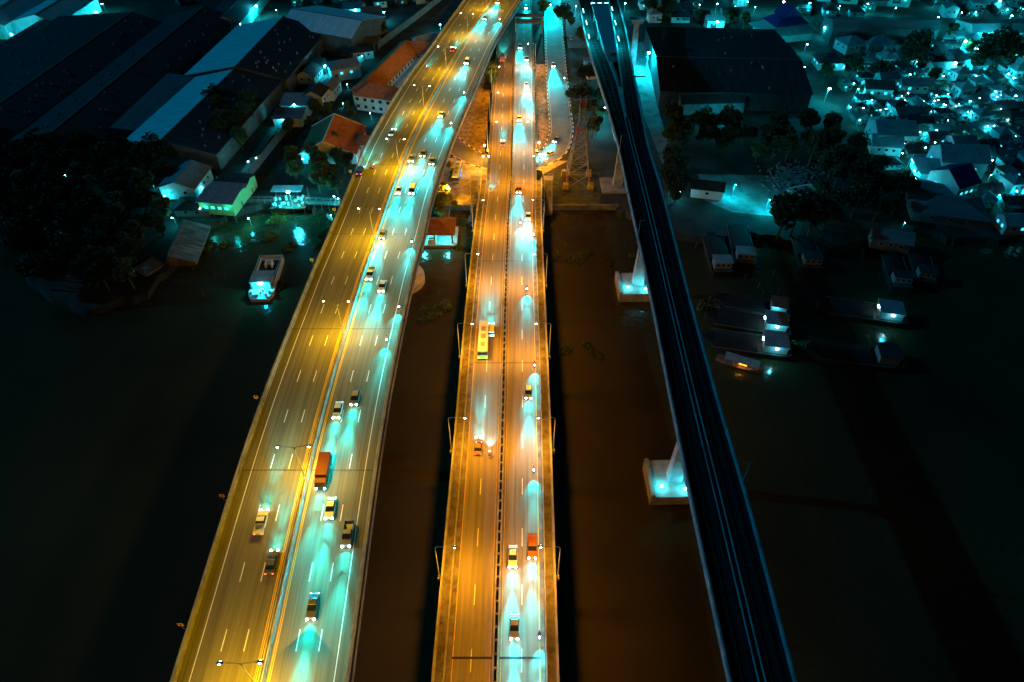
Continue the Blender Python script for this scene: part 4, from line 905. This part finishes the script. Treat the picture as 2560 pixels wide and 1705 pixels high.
# stairs from the footways
for sd in (0, 1):
    l = lst; p = CB.at(l, -2.2 if sd == 0 else 24.2); zt = p.z; o = tag(empty("stair_tower", (p.x, p.y, GZ)), "steel railed stairs from the %s footway of the middle bridge to the bank" % (("left","right")[sd]), "stairs", "bridge stairs")
    H = zt-GZ; mb = MB(); mb.box((0,1.5,H), (3.6,3,.25)); mb.box((0,1.5,H/2), (.5,.5,H)); mb.build("landing", conc, o)
    mb = MB()
    for i in range(26): mb.box((0,-.2-i*.38,H-.3-i*(H-.3)/26), (2.6,.4,.14))
    mb.build("stair_flight", concd, o)
    mb = MB()
    for sx in (-1.75, 1.75):
        mb.tube((sx,3,H+1.1), (sx,0,H+1.1), .06); mb.tube((sx*.75,0,H+1.1), (sx*.75,-10,1.4), .06)
        for i in range(4): mb.tube((sx,i,H), (sx,i,H+1.1), .05)
        for i in range(8): mb.tube((sx*.75,-i*1.3,H-.3-i*1.3*(H)/10), (sx*.75,-i*1.3,H+.9-i*1.3*(H)/10), .05)
    mb.tube((-1.75,3,H+1.1), (1.75,3,H+1.1), .06); mb.build("handrail", steel, o)
# ------------------------------------------------------------------ power pylon with striped feet
pyb = P(1443,455,GZ); py_o = tag(empty("power_pylon", pyb), "tall red and white lattice power pylon beside the loop road", "pylon")
HT = 33.5
def leg(f, sx, sy): k = 4.6*(1-f)+.9*f if f < .75 else .9+ (1.6-1.5)*0; k = 4.6+(1.0-4.6)*min(f/.72, 1); return Vector((sx*k, sy*k, f*HT))
lv = [0,.16,.30,.42,.52,.61,.69,.76,.83,.9,.96,1.0]
for c_ in range(4):
    a0 = [(-1,-1),(1,-1),(1,1),(-1,1)][c_]; mb = MB()
    for i in range(len(lv)-1): mb.tube(leg(lv[i], *a0), leg(lv[i+1], *a0), .2, .18, 4, mi=0 if i in (0, 4, 5, 9) else 1)
    mb.build("leg", [redp, mat("dull_pylon_paint", (.3,.3,.29), .7, .2, 1)], py_o)
    b0 = [(-1,-1),(1,-1),(1,1),(-1,1)][(c_+1) % 4]; mb = MB()
    for i in range(len(lv)-1):
        m_i = 0 if i in (5, 9) else 1; mb.tube(leg(lv[i], *a0), leg(lv[i+1], *b0), .1, .1, 4, mi=m_i); mb.tube(leg(lv[i], *b0), leg(lv[i+1], *a0), .1, .1, 4, mi=m_i)
        if i: mb.tube(leg(lv[i], *a0), leg(lv[i], *b0), .1, .1, 4, mi=m_i)
    mb.build("lattice", [redp, mat("dull_pylon_paint", (.3,.3,.29), .7, .2, 1)], py_o)
for z in (.78, .88, .98):
    mb = MB()
    for s_ in (-1, 1):
        mb.tube((s_*1,-.8,z*HT), (s_*5,0,z*HT+.3), .08); mb.tube((s_*1,.8,z*HT), (s_*5,0,z*HT+.3), .08); mb.tube((s_*1,0,z*HT+1.4), (s_*5,0,z*HT+.3), .08); mb.tube((s_*5,0,z*HT+.3), (s_*5,0,z*HT-1), .09)
    mb.build("crossarm", steel, py_o)
stripe = bpy.data.materials.new("hazard_stripes"); stripe.use_nodes = True; t = stripe.node_tree; b = t.nodes["Principled BSDF"]
wv = t.nodes.new("ShaderNodeTexWave"); wv.wave_type = 'BANDS'; wv.bands_direction = 'DIAGONAL'; wv.inputs["Scale"].default_value = .75; crn = t.nodes.new("ShaderNodeValToRGB"); crn.color_ramp.interpolation = 'CONSTANT'
crn.color_ramp.elements[0].color = (.02,.02,.02,1); crn.color_ramp.elements[1].color = (.7,.45,.03,1); crn.color_ramp.elements[1].position = .5
tc = t.nodes.new("ShaderNodeTexCoord"); t.links.new(tc.outputs["Object"], wv.inputs[0]); t.links.new(wv.outputs[0], crn.inputs[0]); t.links.new(crn.outputs[0], b.inputs["Base Color"])
for c_, (sx, sy) in enumerate([(-1,-1),(1,-1),(1,1),(-1,1)]):
    mb = MB(); mb.box((sx*4.7,sy*4.7,1.0), (2.3,2.3,2.4), taper=.8); mb.build("concrete_foot", stripe, py_o)
# ------------------------------------------------------------------ footbridge over the far road
fb = tag(empty("footbridge", P(1323,60,GZ)), "covered footbridge with railing crossing the far road under bright lights", "footbridge")
a, b_ = P(1287,52,8.5), P(1358,52,8.5); wd = b_.x-a.x
fb.location = ((a.x+b_.x)/2, a.y, GZ)
mb = MB(); mb.box((0,0,6.2), (wd,5,.8)); mb.build("deck", concd, fb); mb = MB(); mb.box((0,.2,9.2), (wd,5,.15)); mb.build("roof", tinmd, fb); mb = MB()
for y in (-2.5, 2.5):
    mb.box((0,y,7.7), (wd,.06,.08))
    for i in range(22): mb.box((-wd/2+.2+(wd-.4)*i/21,y,7.1), (.08,.05,1.1))
mb.build("railing", steel, fb); mb = MB()
for x in (-wd/2+.5, wd/2-.5):
    mb.box((x,0,3), (.9,1.4,6))
    for y in (-2.3, 2.3): mb.box((x,y,8), (.2,.2,2.6))
mb.build("pillar", conc, fb)
# ------------------------------------------------------------------ station between the forked tracks
stn = tag(empty("railway_station", P(1500,60,ZR)), "elevated station roof between the forked railway tracks at the top", "station"); inv = Matrix.Translation(-stn.location)
def spoly(pxs, z): return [(p.x, p.y) for p in pxp(pxs, z)]
mb = MB(); mb.prism(spoly([(1512,128),(1540,128),(1521,8),(1478,8)], ZR+5), ZR+4.6, ZR+5); o = mb.build("canopy_roof", mat("station_roof", (.4,.42,.44), .8, .15, .3), stn); o.matrix_parent_inverse = inv
mb = MB(); mb.prism(spoly([(1521,152),(1543,152),(1541,130),(1513,130)], ZR+3.4), ZR+3.0, ZR+3.4); o = mb.build("entrance_roof", tinsm, stn); o.matrix_parent_inverse = inv
mb = MB(); mb.prism(spoly([(1545,215),(1553,215),(1541,120),(1478,0),(1521,0),(1512,128)], ZR-.6), ZR-1.2, ZR-.6); o = mb.build("platform", concd, stn); o.matrix_parent_inverse = inv
mb = MB()
for px, py in ((1515,125),(1538,125),(1525,75),(1497,75),(1486,30),(1520,30)): p = P(px, py, ZR+4); mb.tube((p.x,p.y,ZR-1), (p.x,p.y,ZR+4.6), .25)
o = mb.build("column", conc, stn); o.matrix_parent_inverse = inv
mb = MB(); pa, pb_ = P(1476,6,ZR+5), P(1524,6,ZR+5); [mb.box((pa.x+(pb_.x-pa.x)*f_, pa.y+1, ZR+4.2), ((pb_.x-pa.x)*.2,.4,.7)) for f_ in (.15,.5,.85)]; o = mb.build("light_panel", e_stn, stn); o.matrix_parent_inverse = inv
for px, py in ((1458,30),(1466,60),(1472,95),(1530,25),(1538,60),(1546,100)):
    p = P(px, py, ZR+3.2); o = light('POINT', "platform_light", 5000, (.0,.8,1), p, stn, .2); o.matrix_parent_inverse = inv
    mb = MB(); mb.box((p.x,p.y,ZR+3.8), (.3,5,.15)); o = mb.build("tube_light", e_stn, stn); o.matrix_parent_inverse = inv
# ------------------------------------------------------------------ vessels
hullm = mat("black_hull", (.012,.012,.012), .7, .4, .4); tarp = mat("dark_tarpaulin", (.008,.009,.01), .9, .4, .3); cabm = mat("cabin_paint", (.16,.16,.155), .8, .15, 1)
def barge(bow, stern, w, label, cab=(6.0, 5.0), lit=False, roofm=tinsm):
    a, b_ = P(*bow, .5), P(*stern, .5); d = b_-a; L = d.length; rz = math.atan2(-d.x, d.y)
    o = tag(empty("barge", ((a.x+b_.x)/2, (a.y+b_.y)/2, 0), rz), label, "barge", "barges moored at the right bank")   # +Y = stern
    hw = w/2; mb = MB(); n = 12; rings = []
    for i in range(n+1):
        f = i/n; y = -L/2+L*f; k = min(1, .25+2.6*f) if f < .3 else (1 if f < .93 else .86); zt = 1.9+1.3*max(0, .25-f)*4*.6+.2*(f > .9)
        rings.append([(-hw*k,y,zt),(-hw*k*.9,y,-.6),(hw*k*.9,y,-.6),(hw*k,y,zt)])
    o0 = len(mb.v)
    for r_ in rings: mb.v += r_
    for i in range(n):
        for k in range(3): q = o0+4*i+k; mb.f.append((q,q+1,q+5,q+4)); mb.m.append(0)
        q = o0+4*i; mb.f.append((q+3,q,q+4,q+7)); mb.m.append(0)
    mb.f.append((o0,o0+3,o0+2,o0+1)); mb.m.append(0); e = o0+4*n; mb.f.append((e,e+1,e+2,e+3)); mb.m.append(0)
    mb.build("hull", hullm, o)
    mb = MB(); y0, y1 = -L*.36, L/2-cab[1]-2.5; hm_ = MB()
    for i in range(8):
        t0 = math.pi*i/8; t1 = math.pi*(i+1)/8; a1 = (-math.cos(t0)*hw*.86, 1.95+math.sin(t0)*.9); a2 = (-math.cos(t1)*hw*.86, 1.95+math.sin(t1)*.9)
        hm_.add([(a1[0],y0,a1[1]),(a2[0],y0,a2[1]),(a2[0],y1,a2[1]),(a1[0],y1,a1[1])], [(0,3,2,1)])
    hm_.build("hold_cover", tarp, o)
    mb = MB()
    for sx in (-1, 1): mb.box((sx*(hw-.15),0,2.15), (.16,L*.8,.2))
    mb.box((0,L/2-.3,2.4), (w*.84,.2,.3)); mb.build("gunwale", mat("worn_gunwale", (.10,.10,.10), .8, .4, .5), o)
    cw, cl = cab; yc = L/2-cl/2-1.2; mb = MB(); mb.box((0,yc,3.3), (cw-.8,cl-.6,2.6)); cb_ = mb.build("cabin", cabm, o)
    mb = MB(); mb.box((0,yc,4.75), (cw,cl,.18)); mb.build("cabin_roof", roofm, o)
    mb = MB()
    for i in (-1, 0, 1): mb.box((i*cw*.28,yc+cl/2-.28,3.6), (.8,.06,.8))
    mb.build("window", glassm, cb_)
    if lit:
        mb = MB(); mb.box((0,yc-cl/2-.1,4.3), (1.2,.3,.2)); mb.box((cw/2+.2,yc,4.3), (.3,.8,.2)); mb.box((-cw/2-.2,yc,4.3), (.3,.8,.2)); mb.build("cabin_lamp", e_cyan, o)
        light('POINT', "cabin_light", 520, CY, (cw/2+1.0, yc, 4.4), o, .1); light('POINT', "cabin_light", 520, CY, (-cw/2-1.0, yc, 4.4), o, .1)
    return o
barge((1775,592),(1806,690),7.4,"dark barge with stern cabin moored end-on nearest the railway viaduct", (6.2,4.6))
barge((1838,562),(1862,668),7.6,"dark barge with stern cabin moored end-on second from the viaduct", (6.4,4.6))
barge((2000,600),(2030,680),8,"dim barge moored end-on below the big dark tree", (6.4,4.6), roofm=tindk)
barge((2222,640),(2252,728),7,"dim barge moored end-on with a pale cabin edge, fourth from the viaduct", (6,4.4), roofm=tindk)
barge((2290,635),(2313,715),7,"dim barge moored end-on, farthest right", (6,4.4), roofm=tindk)
barge((1785,752),(1972,788),7.5,"dark barge lying crosswise, top of the stack of three by the viaduct", (5.6,5))
barge((1762,795),(1972,828),8,"dark barge lying crosswise with lit cabin, middle of the stack of three", (6.4,6.5), True)
barge((1752,850),(1974,880),8,"dark barge lying crosswise with lit cabin, bottom of the stack of three", (7,7), True)
barge((2040,768),(2258,800),8,"dark barge lying crosswise with a glowing stern, upper of the right pair", (6.6,7), True)
barge((2010,880),(2250,908),8,"dark barge lying crosswise, lower of the right pair", (6.2,6), False, tindk)
# passenger boat
pa, pb_ = P(1790,895,.5), P(1905,930,.5); d = pb_-pa; L = d.length
bt = tag(empty("passenger_boat", ((pa.x+pb_.x)/2,(pa.y+pb_.y)/2,0), math.atan2(d.y,d.x)), "small roofed passenger boat with orange light and red hull, below the barges", "boat")
mb = MB(); n = 10; rg = []
for i in range(n+1):
    f = i/n; k = math.sin(math.pi*min(max(f*.9+.08,0),1))**.6; z = .9+.9*(2*f-1)**2; rg.append([(-L/2+L*f,-1.6*k,z),(-L/2+L*f,-1.0*k,-.3),(-L/2+L*f,1.0*k,-.3),(-L/2+L*f,1.6*k,z)])
for r_ in rg: mb.v += r_
for i in range(n):
    for k in range(3): q = 4*i+k; mb.f.append((q,q+4,q+5,q+1)); mb.m.append(0)
    q = 4*i; mb.f.append((q+3,q+7,q+4,q)); mb.m.append(0)
mb.build("hull", rust, bt); mb = MB(); mb.box((.5,0,2.75), (L*.74,3.1,.12)); mb.build("roof", tinsm, bt); mb = MB()
for x in (-4,-1.5,1,3.5,5): mb.tube((x,-1.4,1), (x,-1.4,2.7), .06); mb.tube((x,1.4,1), (x,1.4,2.7), .06)
mb.build("post", steel, bt); mb = MB(); mb.box((1,-1.2,2.2), (2.2,.25,.35)); mb.build("lamp", e_org, bt); light('POINT', "boat_light", 110, (1,.4,.02), (1,-1.2,1.9), bt, .1)
# white ferry on the left
pa, pb_ = P(684,648,.5), P(648,752,.5); d = pb_-pa; L = d.length
fy = tag(empty("ferry_boat", ((pa.x+pb_.x)/2,(pa.y+pb_.y)/2,0), math.atan2(d.y,d.x)), "white river ferry with open dark deck and lit stern left of the left bridge", "boat")
mb = MB(); mb.prism([(-L/2,-3.6),(L/2-2.5,-3.9),(L/2,-2.6),(L/2,2.6),(L/2-2.5,3.9),(-L/2,3.6)], -.5, 1.2); mb.build("hull", wallw, fy)
mb = MB(); mb.box((-3,0,1.25), (L-9,6.4,.1)); mb.build("deck", tindk, fy)
mb = MB()
for s_ in (-1, 1): mb.box((-2,s_*3.5,1.7), (L-6,.18,1.0)); mb.box((-2,s_*3.5,3.2), (L-6,.12,.12))
mb.box((-L/2+.3,0,1.8), (.2,7,1.1)); mb.build("bulwark", wallw, fy)
mb = MB(); mb.box((L/2-7,0,2.6), (4.5,6,2.7)); cbn = mb.build("cabin", wallw, fy); mb = MB(); mb.box((L/2-7.6,0,4.1), (6,6.8,.18)); mb.build("cabin_roof", tinsm, fy)
mb = MB(); mb.box((-1.2,0,2.3), (.3,3.6,1.6)); mb.box((-5.5,1,2.3), (2,.3,1.7)); mb.box((-5.5,-1,2.3), (2,.3,1.7)); mb.box((-6.6,0,2.3), (.3,2.4,1.7)); mb.build("ramp_frame", white, fy)
mb = MB()
for i in range(7): mb.box((L/2-2.6+random.uniform(-1,1), -2.6+i*.85, 1.8), (1.2,.5,random.uniform(.6,1.4)), random.random())
mb.build("stern_gear", wallw, fy); mb = MB()
for s_ in (-2, 2):
    for k in range(10): t0 = 2*math.pi*k/10; t1 = 2*math.pi*(k+1)/10; mb.tube((L/2-10.4,s_*1.2+.4*math.cos(t0),1.9+.4*math.sin(t0)), (L/2-10.4,s_*1.2+.4*math.cos(t1),1.9+.4*math.sin(t1)), .09)
mb.build("life_ring", orangep, fy); mb = MB(); mb.box((L/2-4.6,0,3.7), (.2,1.6,.2)); mb.build("stern_lamp", e_cyan, fy)
light('POINT', "stern_light", 3200, CY, (L/2-3.8, 0, 4.2), fy, .2)
# blue work boat by the stairs, small river boats in the yard
def canoe(px, py, rz, L, m, label, z=.3, cover=None):
    o = tag(empty("small_boat", P(px, py, z), rz), label, "boat"); mb = MB(); n = 8; w = L*.13
    for i in range(n+1):
        f = i/n; k = math.sin(math.pi*(f*.9+.05))**.7; mb.v += [(-L/2+L*f,-w*k,.6+.3*(2*f-1)**2),(-L/2+L*f,0,-.2),(-L/2+L*f,w*k,.6+.3*(2*f-1)**2)]
    for i in range(n):
        q = 3*i
        for k in range(2): mb.f.append((q+k,q+3+k,q+4+k,q+1+k)); mb.m.append(0); mb.f.append((q+1+k,q+4+k,q+3+k,q+k)); mb.m.append(0)
    mb.build("hull", m, o)
    mb = MB()
    for x in (-L*.2, 0, L*.2): mb.box((x,0,.5), (.3,w*1.6,.06))
    mb.build("thwart", woodm, o)
    if cover: mb = MB(); mb.box((0,0,1.6), (L*.5,w*1.8,.08)); [mb.tube((x,y,.4),(x,y,1.6),.04) for x in (-L*.24,L*.24) for y in (-w*.8,w*.8)]; mb.build("canopy", cover, o)
    return o
canoe(1178,556,1.5,8,woodm,"small boat with blue canopy moored left of the middle bridge stairs",cover=bluep)
canoe(2015,472,.25,16,wallw,"long pale boat drawn up on the gravel yard, upper one",GZ+.4); canoe(2020,483,.2,17,wallw,"long pale boat drawn up on the gravel yard, lower one",GZ+.4)
canoe(825,547,2.2,5,wallw,"small pale boat close to the left bridge parapet near a chevron sign")
# mooring posts
pts_ = [(726,545),(745,560),(764,545),(785,540),(800,560),(665,590),(712,652),(745,612),(783,535),(483,675),(540,690),(566,700),(1862,700),(1895,720),(1905,740),(1930,690),(1945,735),(1737,620),(1742,560),(690,565),(508,745),(820,600)]
for i, (px, py) in enumerate(pts_):
    mb = MB(); dx, dy = random.uniform(-.5,.5), random.uniform(-.5,.5); mb.tube((0,0,-1.5), (dx,dy,2.6), .13, .1, 7); o = mb.build("mooring_post", rust if i % 3 else woodm); o.location = P(px, py, 0)
    tag(o, None, "post", "mooring posts in the river"); o["_p"] = (px, py)
grpP = sorted([o for o in bpy.data.objects if o.name.startswith("mooring_post")], key=lambda o: o.location.x)
for i, o in enumerate(grpP): o["label"] = "thin leaning wooden mooring post in the river, %s from the left" % nth(i); del o["_p"]
# ------------------------------------------------------------------ vegetation
def leaf_mesh(n, rad, hgt, leaf, seed, clusters=9, flat=1.0):
    rnd = random.Random(seed); mb = MB(); cs = []
    for _ in range(clusters):
        t_ = rnd.uniform(0, 6.283); r_ = rad*rnd.uniform(.15, .72); cs.append((r_*math.cos(t_), r_*math.sin(t_), hgt*rnd.uniform(.1,.75), rad*rnd.uniform(.28,.5)))
    cs.append((0,0,hgt*.75,rad*.45))
    for i in range(n):
        c = cs[i % len(cs)]; v = Vector((rnd.gauss(0,1), rnd.gauss(0,1), rnd.gauss(0,1)*.8)).normalized()*c[3]*rnd.uniform(.55,1.08)
        p = Vector((c[0]+v.x, c[1]+v.y, c[2]+v.z*flat)); a = Vector((rnd.gauss(0,1), rnd.gauss(0,1), rnd.gauss(0,.6))).normalized(); b_ = a.orthogonal().normalized(); q = Matrix.Rotation(rnd.uniform(0,6.28), 3, a); b_ = q @ b_; l = leaf*rnd.uniform(.6,1.3)
        mb.add([p-a*l, p+b_*l*.45, p+a*l, p-b_*l*.45], [(0,1,2,3)])
    return mb
def tree_proto(rad, trunk, leafmat, seed, n=1500):
    o = empty("tree"); mb = MB(); mb.tube((0,0,-.5), (.2,.1,trunk), .32, .2, 7)
    rnd = random.Random(seed)
    for i in range(5): t_ = i*1.26+rnd.random(); mb.tube((.2,.1,trunk*.85), (rad*.55*math.cos(t_), rad*.55*math.sin(t_), trunk+rad*.5), .16, .05, 5)
    mb.build("trunk", bark, o); c = leaf_mesh(n, rad, rad*1.4, .62, seed).build("crown", leafmat, o); c.location = (0,0,trunk*.8)
    return make_tree(o), o, [False]
def palm_proto():
    o = empty("palm_tree"); mb = MB(); mb.tube((0,0,-.5), (.5,.2,8), .25, .16, 7); mb.build("trunk", bark, o); mb = MB()
    for i in range(18):
        t_ = i*6.283/18+random.random()*.3; e = random.uniform(.1,.7); prev = Vector((.5,.2,8)); L = 3.6
        for s_ in range(6):
            f = (s_+1)/6; q = Vector((.5+L*f*math.cos(t_), .2+L*f*math.sin(t_), 8+L*(e*f-1.0*f*f))); w = .45*(1-f*.7); nrm = Vector((-math.sin(t_), math.cos(t_), 0))
            mb.add([prev-nrm*w, prev+nrm*w, q+nrm*w*.8, q-nrm*w*.8], [(0,1,2,3)]); prev = q
    mb.build("crown", leafm, o); return make_tree(o), o, [False]
TP = [tree_proto(4.2,4.5,leafm,1), tree_proto(5.2,5.5,leafd,2,1900), tree_proto(3.4,3.5,leafm,3,1200), tree_proto(4.6,5,leafd,4)]
TPalm = palm_proto(); TY = tree_proto(2.2,1.2,leafy,5,1100)
TNAME = ["mid green spreading tree","large dark tree","small mid green tree","dark rounded tree"]
treelist = []
def tree(px, py, k=None, sc=1.0, proto=None, z=GZ, zone=""):
    k = random.randrange(4) if k is None else k; pr = proto or TP[k]; o = copy_from(pr[0]) if pr[2][0] else pr[1]; pr[2][0] = True
    p = P(px, py, z+4*sc); o.location = (p.x, p.y, z); s_ = sc*random.uniform(.85,1.15); o.scale = (s_,s_,s_*random.uniform(.9,1.15)); o.rotation_euler.z = random.uniform(0,6.28)
    treelist.append((o, ("palm tree" if proto is TPalm else "bright yellow-green bush tree" if proto is TY else TNAME[k]), px, py, zone)); return o
def grove(poly_px, gap, zone, sc=1.0, kinds=(0,1,2,3), avoid=None):
    wp = [(P(a, b, GZ).x, P(a, b, GZ).y) for a, b in poly_px]; xs = [p[0] for p in wp]; ys = [p[1] for p in wp]; x = min(xs)
    while x < max(xs):
        y = min(ys)
        while y < max(ys):
            q = (x+random.uniform(-gap*.4,gap*.4), y+random.uniform(-gap*.4,gap*.4))
            if inside(q, wp) and not any((q[0]-a)**2+(q[1]-b_)**2 < (r_*.8)**2 for a, b_, r_ in occupied):
                v = proj(Vector((q[0], q[1], GZ+4))); tree(v[0], v[1], random.choice(kinds), sc, zone=zone)
            y += gap
        x += gap
grove([(-30,430),(120,380),(330,410),(400,440),(380,520),(420,560),(385,680),(345,725),(222,770),(85,712),(50,620),(-20,590)], 7.2, "wooded point on the left bank", 1.0, (1,3,3,0))
grove([(545,290),(640,270),(660,320),(600,400),(550,380)], 8, "lot beside the pale warehouse", 1.1, (0,1))
grove([(735,395),(850,395),(890,430),(850,490),(770,480),(720,440)], 7, "grove beside the left bridge", 1.0, (0,0,2))
grove([(700,300),(780,290),(830,270),(870,300),(840,340),(720,350)], 8, "verge below the mansion", .8, (0,2))
grove([(1450,100),(1480,110),(1490,200),(1505,300),(1480,350),(1455,340),(1435,300),(1450,200)], 7, "strip left of the railway viaduct", .9, (0,1,2))
grove([(1655,310),(1700,330),(1900,345),(1990,340),(2090,340),(2190,440),(2290,560),(2200,560),(2150,560),(2060,620),(1990,600),(1960,540),(2040,520),(2010,410),(1740,400),(1700,440),(1720,560),(1640,540)], 8.5, "dark belt between yard and village", 1.0, (1,3,3,0))
grove([(1640,75),(1740,60),(1900,70),(1870,82),(1730,70),(1640,95)], 9, "top right hamlet edge", .8, (0,2))
grove([(1590,10),(1680,10),(1690,60),(1600,70)], 9, "hamlet beside the viaduct top", .8, (0,1))
for q in [(1412,55,1,1.3),(1360,25,0,.9),(2290,145,1,1.7),(2275,150,3,1.5),(2475,165,1,2.0),(2495,150,3,1.7),(2130,175,1,1.1),(2195,180,3,1.2),(1990,545,1,1.8),(1955,560,3,1.5),(2030,560,3,1.3),(120,40,2,1.0),(2420,120,0,.9),(2380,85,0,.8),(1225,200,0,1.1),(1237,165,2,.7),(1440,280,0,1.1),(395,400,1,1.4),(410,440,3,1.1),(900,100,2,.8),(960,75,0,.8),(870,265,2,.6),(880,285,2,.6),(2160,222,2,.8),(1930,80,2,.8),(2330,195,3,1.0),(2060,190,3,.9)]:
    tree(*q, zone="bank as a single tree")
for q in [(100,400),(205,440),(60,450),(225,470),(840,360),(1470,350)]: tree(*q, proto=TPalm, zone="bank")
for q in [(1106,465,1.3),(1100,490,1.2),(1114,478,1.0),(1135,503,.7),(1098,515,1.0),(1122,405,.6),(1132,425,.6),(1128,440,.6),(1345,430,.9),(1360,445,.8),(1440,400,.9)]: tree(q[0], q[1], sc=q[2], proto=TY, zone="plaza edge")
zz = {}
for t_ in treelist: zz.setdefault((t_[4], t_[1]), []).append(t_)
for (zn, nm), L_ in zz.items():
    L_.sort(key=lambda q: q[2])
    for i, (o, n_, px, py, _) in enumerate(L_):
        tag(o, "%s in the %s, %s from the left" % (n_, zn, nth(i)), "tree", "trees of the "+zn)
# floating weed clumps
hy = MB(); rnd = random.Random(3)
def weed(px, py, s_, m_w, i):
    mb = leaf_mesh(int(500*s_), 2.6*s_, .8, .42, 40+i, 6, .35); o = mb.build("water_weed", m_w); o.location = P(px, py, 0); o.rotation_euler.z = i; return o
wd = []
for i, (px, py, s_) in enumerate([(1080,780,1.6),(1110,768,1.3),(1065,800,1.2),(690,555,1.6),(675,590,1.5),(700,530,1.3),(715,622,1.0),(733,612,.9),(520,625,.9),(560,615,.8),(1440,653,1.0),(1455,640,.9),(1470,632,.8),(1425,648,.7),(1395,640,.7),(1414,876,.9),(1468,864,.7),(1485,882,.7),(1500,888,.6),(820,580,1.8),(845,560,1.6),(810,610,1.3),(1525,660,.5),(1580,640,.6),(1420,615,.6),(1165,555,1.0),(1140,620,.8),(1795,755,1.3),(1760,770,1.2),(2000,868,1.9),(1992,885,1.6),(700,715,1.0)]):
    wd.append((weed(px, py, s_, leafy if px < 1200 and py < 640 and i < 12 else leafm, i), px))
wd.sort(key=lambda q: q[1])
for i, (o, _) in enumerate(wd): tag(o, "floating green weed clump on the dark river, %s from the left" % nth(i), "water plant", "floating weed clumps")
# scattered rubble and light gear in the yard
rb_ = MB()
for i in range(340):
    p = P(random.gauss(1978,34), random.gauss(438,17), GZ+.4); rb_.box((p.x,p.y,p.z), (random.uniform(.3,1.1), random.uniform(.2,.9), random.uniform(.2,.8)), random.random()*3)
tag(rb_.build("rubble", wallg), "heap of pale scrap and rubble at the far end of the gravel yard", "rubble", kind="stuff")
# labels of village lamps
vlamps.sort(key=lambda q: (q[1] > 1200, q[1]))
for side, nm in ((0, "left"), (1, "right")):
    g_ = [q for q in vlamps if (q[1] > 1200) == bool(side)]
    for kd, ds in (("wide","slim added cyan yard lamp"),("flood","tall glaring cyan flood lamp"),("big","large glowing cyan street lamp"),("mid","cyan street lamp"),("small","small cyan pole lamp"),("tiny","tiny cyan wall lamp")):
        for i, q in enumerate([q for q in g_ if q[3] == kd]): tag(q[0], "%s on the %s bank, %s from the left" % (ds, nm, nth(i)), "lamp", "cyan lamps on the %s bank" % nm)

wl0 = None
for k, (px, py) in enumerate(((1211,363),(1208,391),(1348,357),(1350,386),(1120,470))):  # the last globe lamp is added to light the plaza and bus
    o = empty("street_lamp"); p = P(px, py, GZ+5); o.location = (p.x, p.y, GZ); mb = MB(); mb.tube((0,0,0), (0,0,4.9), .08, .06); mb.build("pole", steel, o)
    mb = MB(); mb.ball((0,0,5.0), .3, 10, 6); mb.build("globe", e_warm, o); light('POINT', "lamp_light", 9000, (1.0,.42,.02), (0,-.2,5.6), o, .2)
    tag(o, ("warm globe lamp on the loop road kerb left of the middle bridge, upper one","warm globe lamp on the loop road kerb left of the middle bridge, lower one","warm globe lamp on the kerb right of the middle bridge, upper one","warm globe lamp on the kerb right of the middle bridge, lower one","added warm globe lamp on the plaza near the bus")[k], "lamp", "warm globe lamps near the loop road")
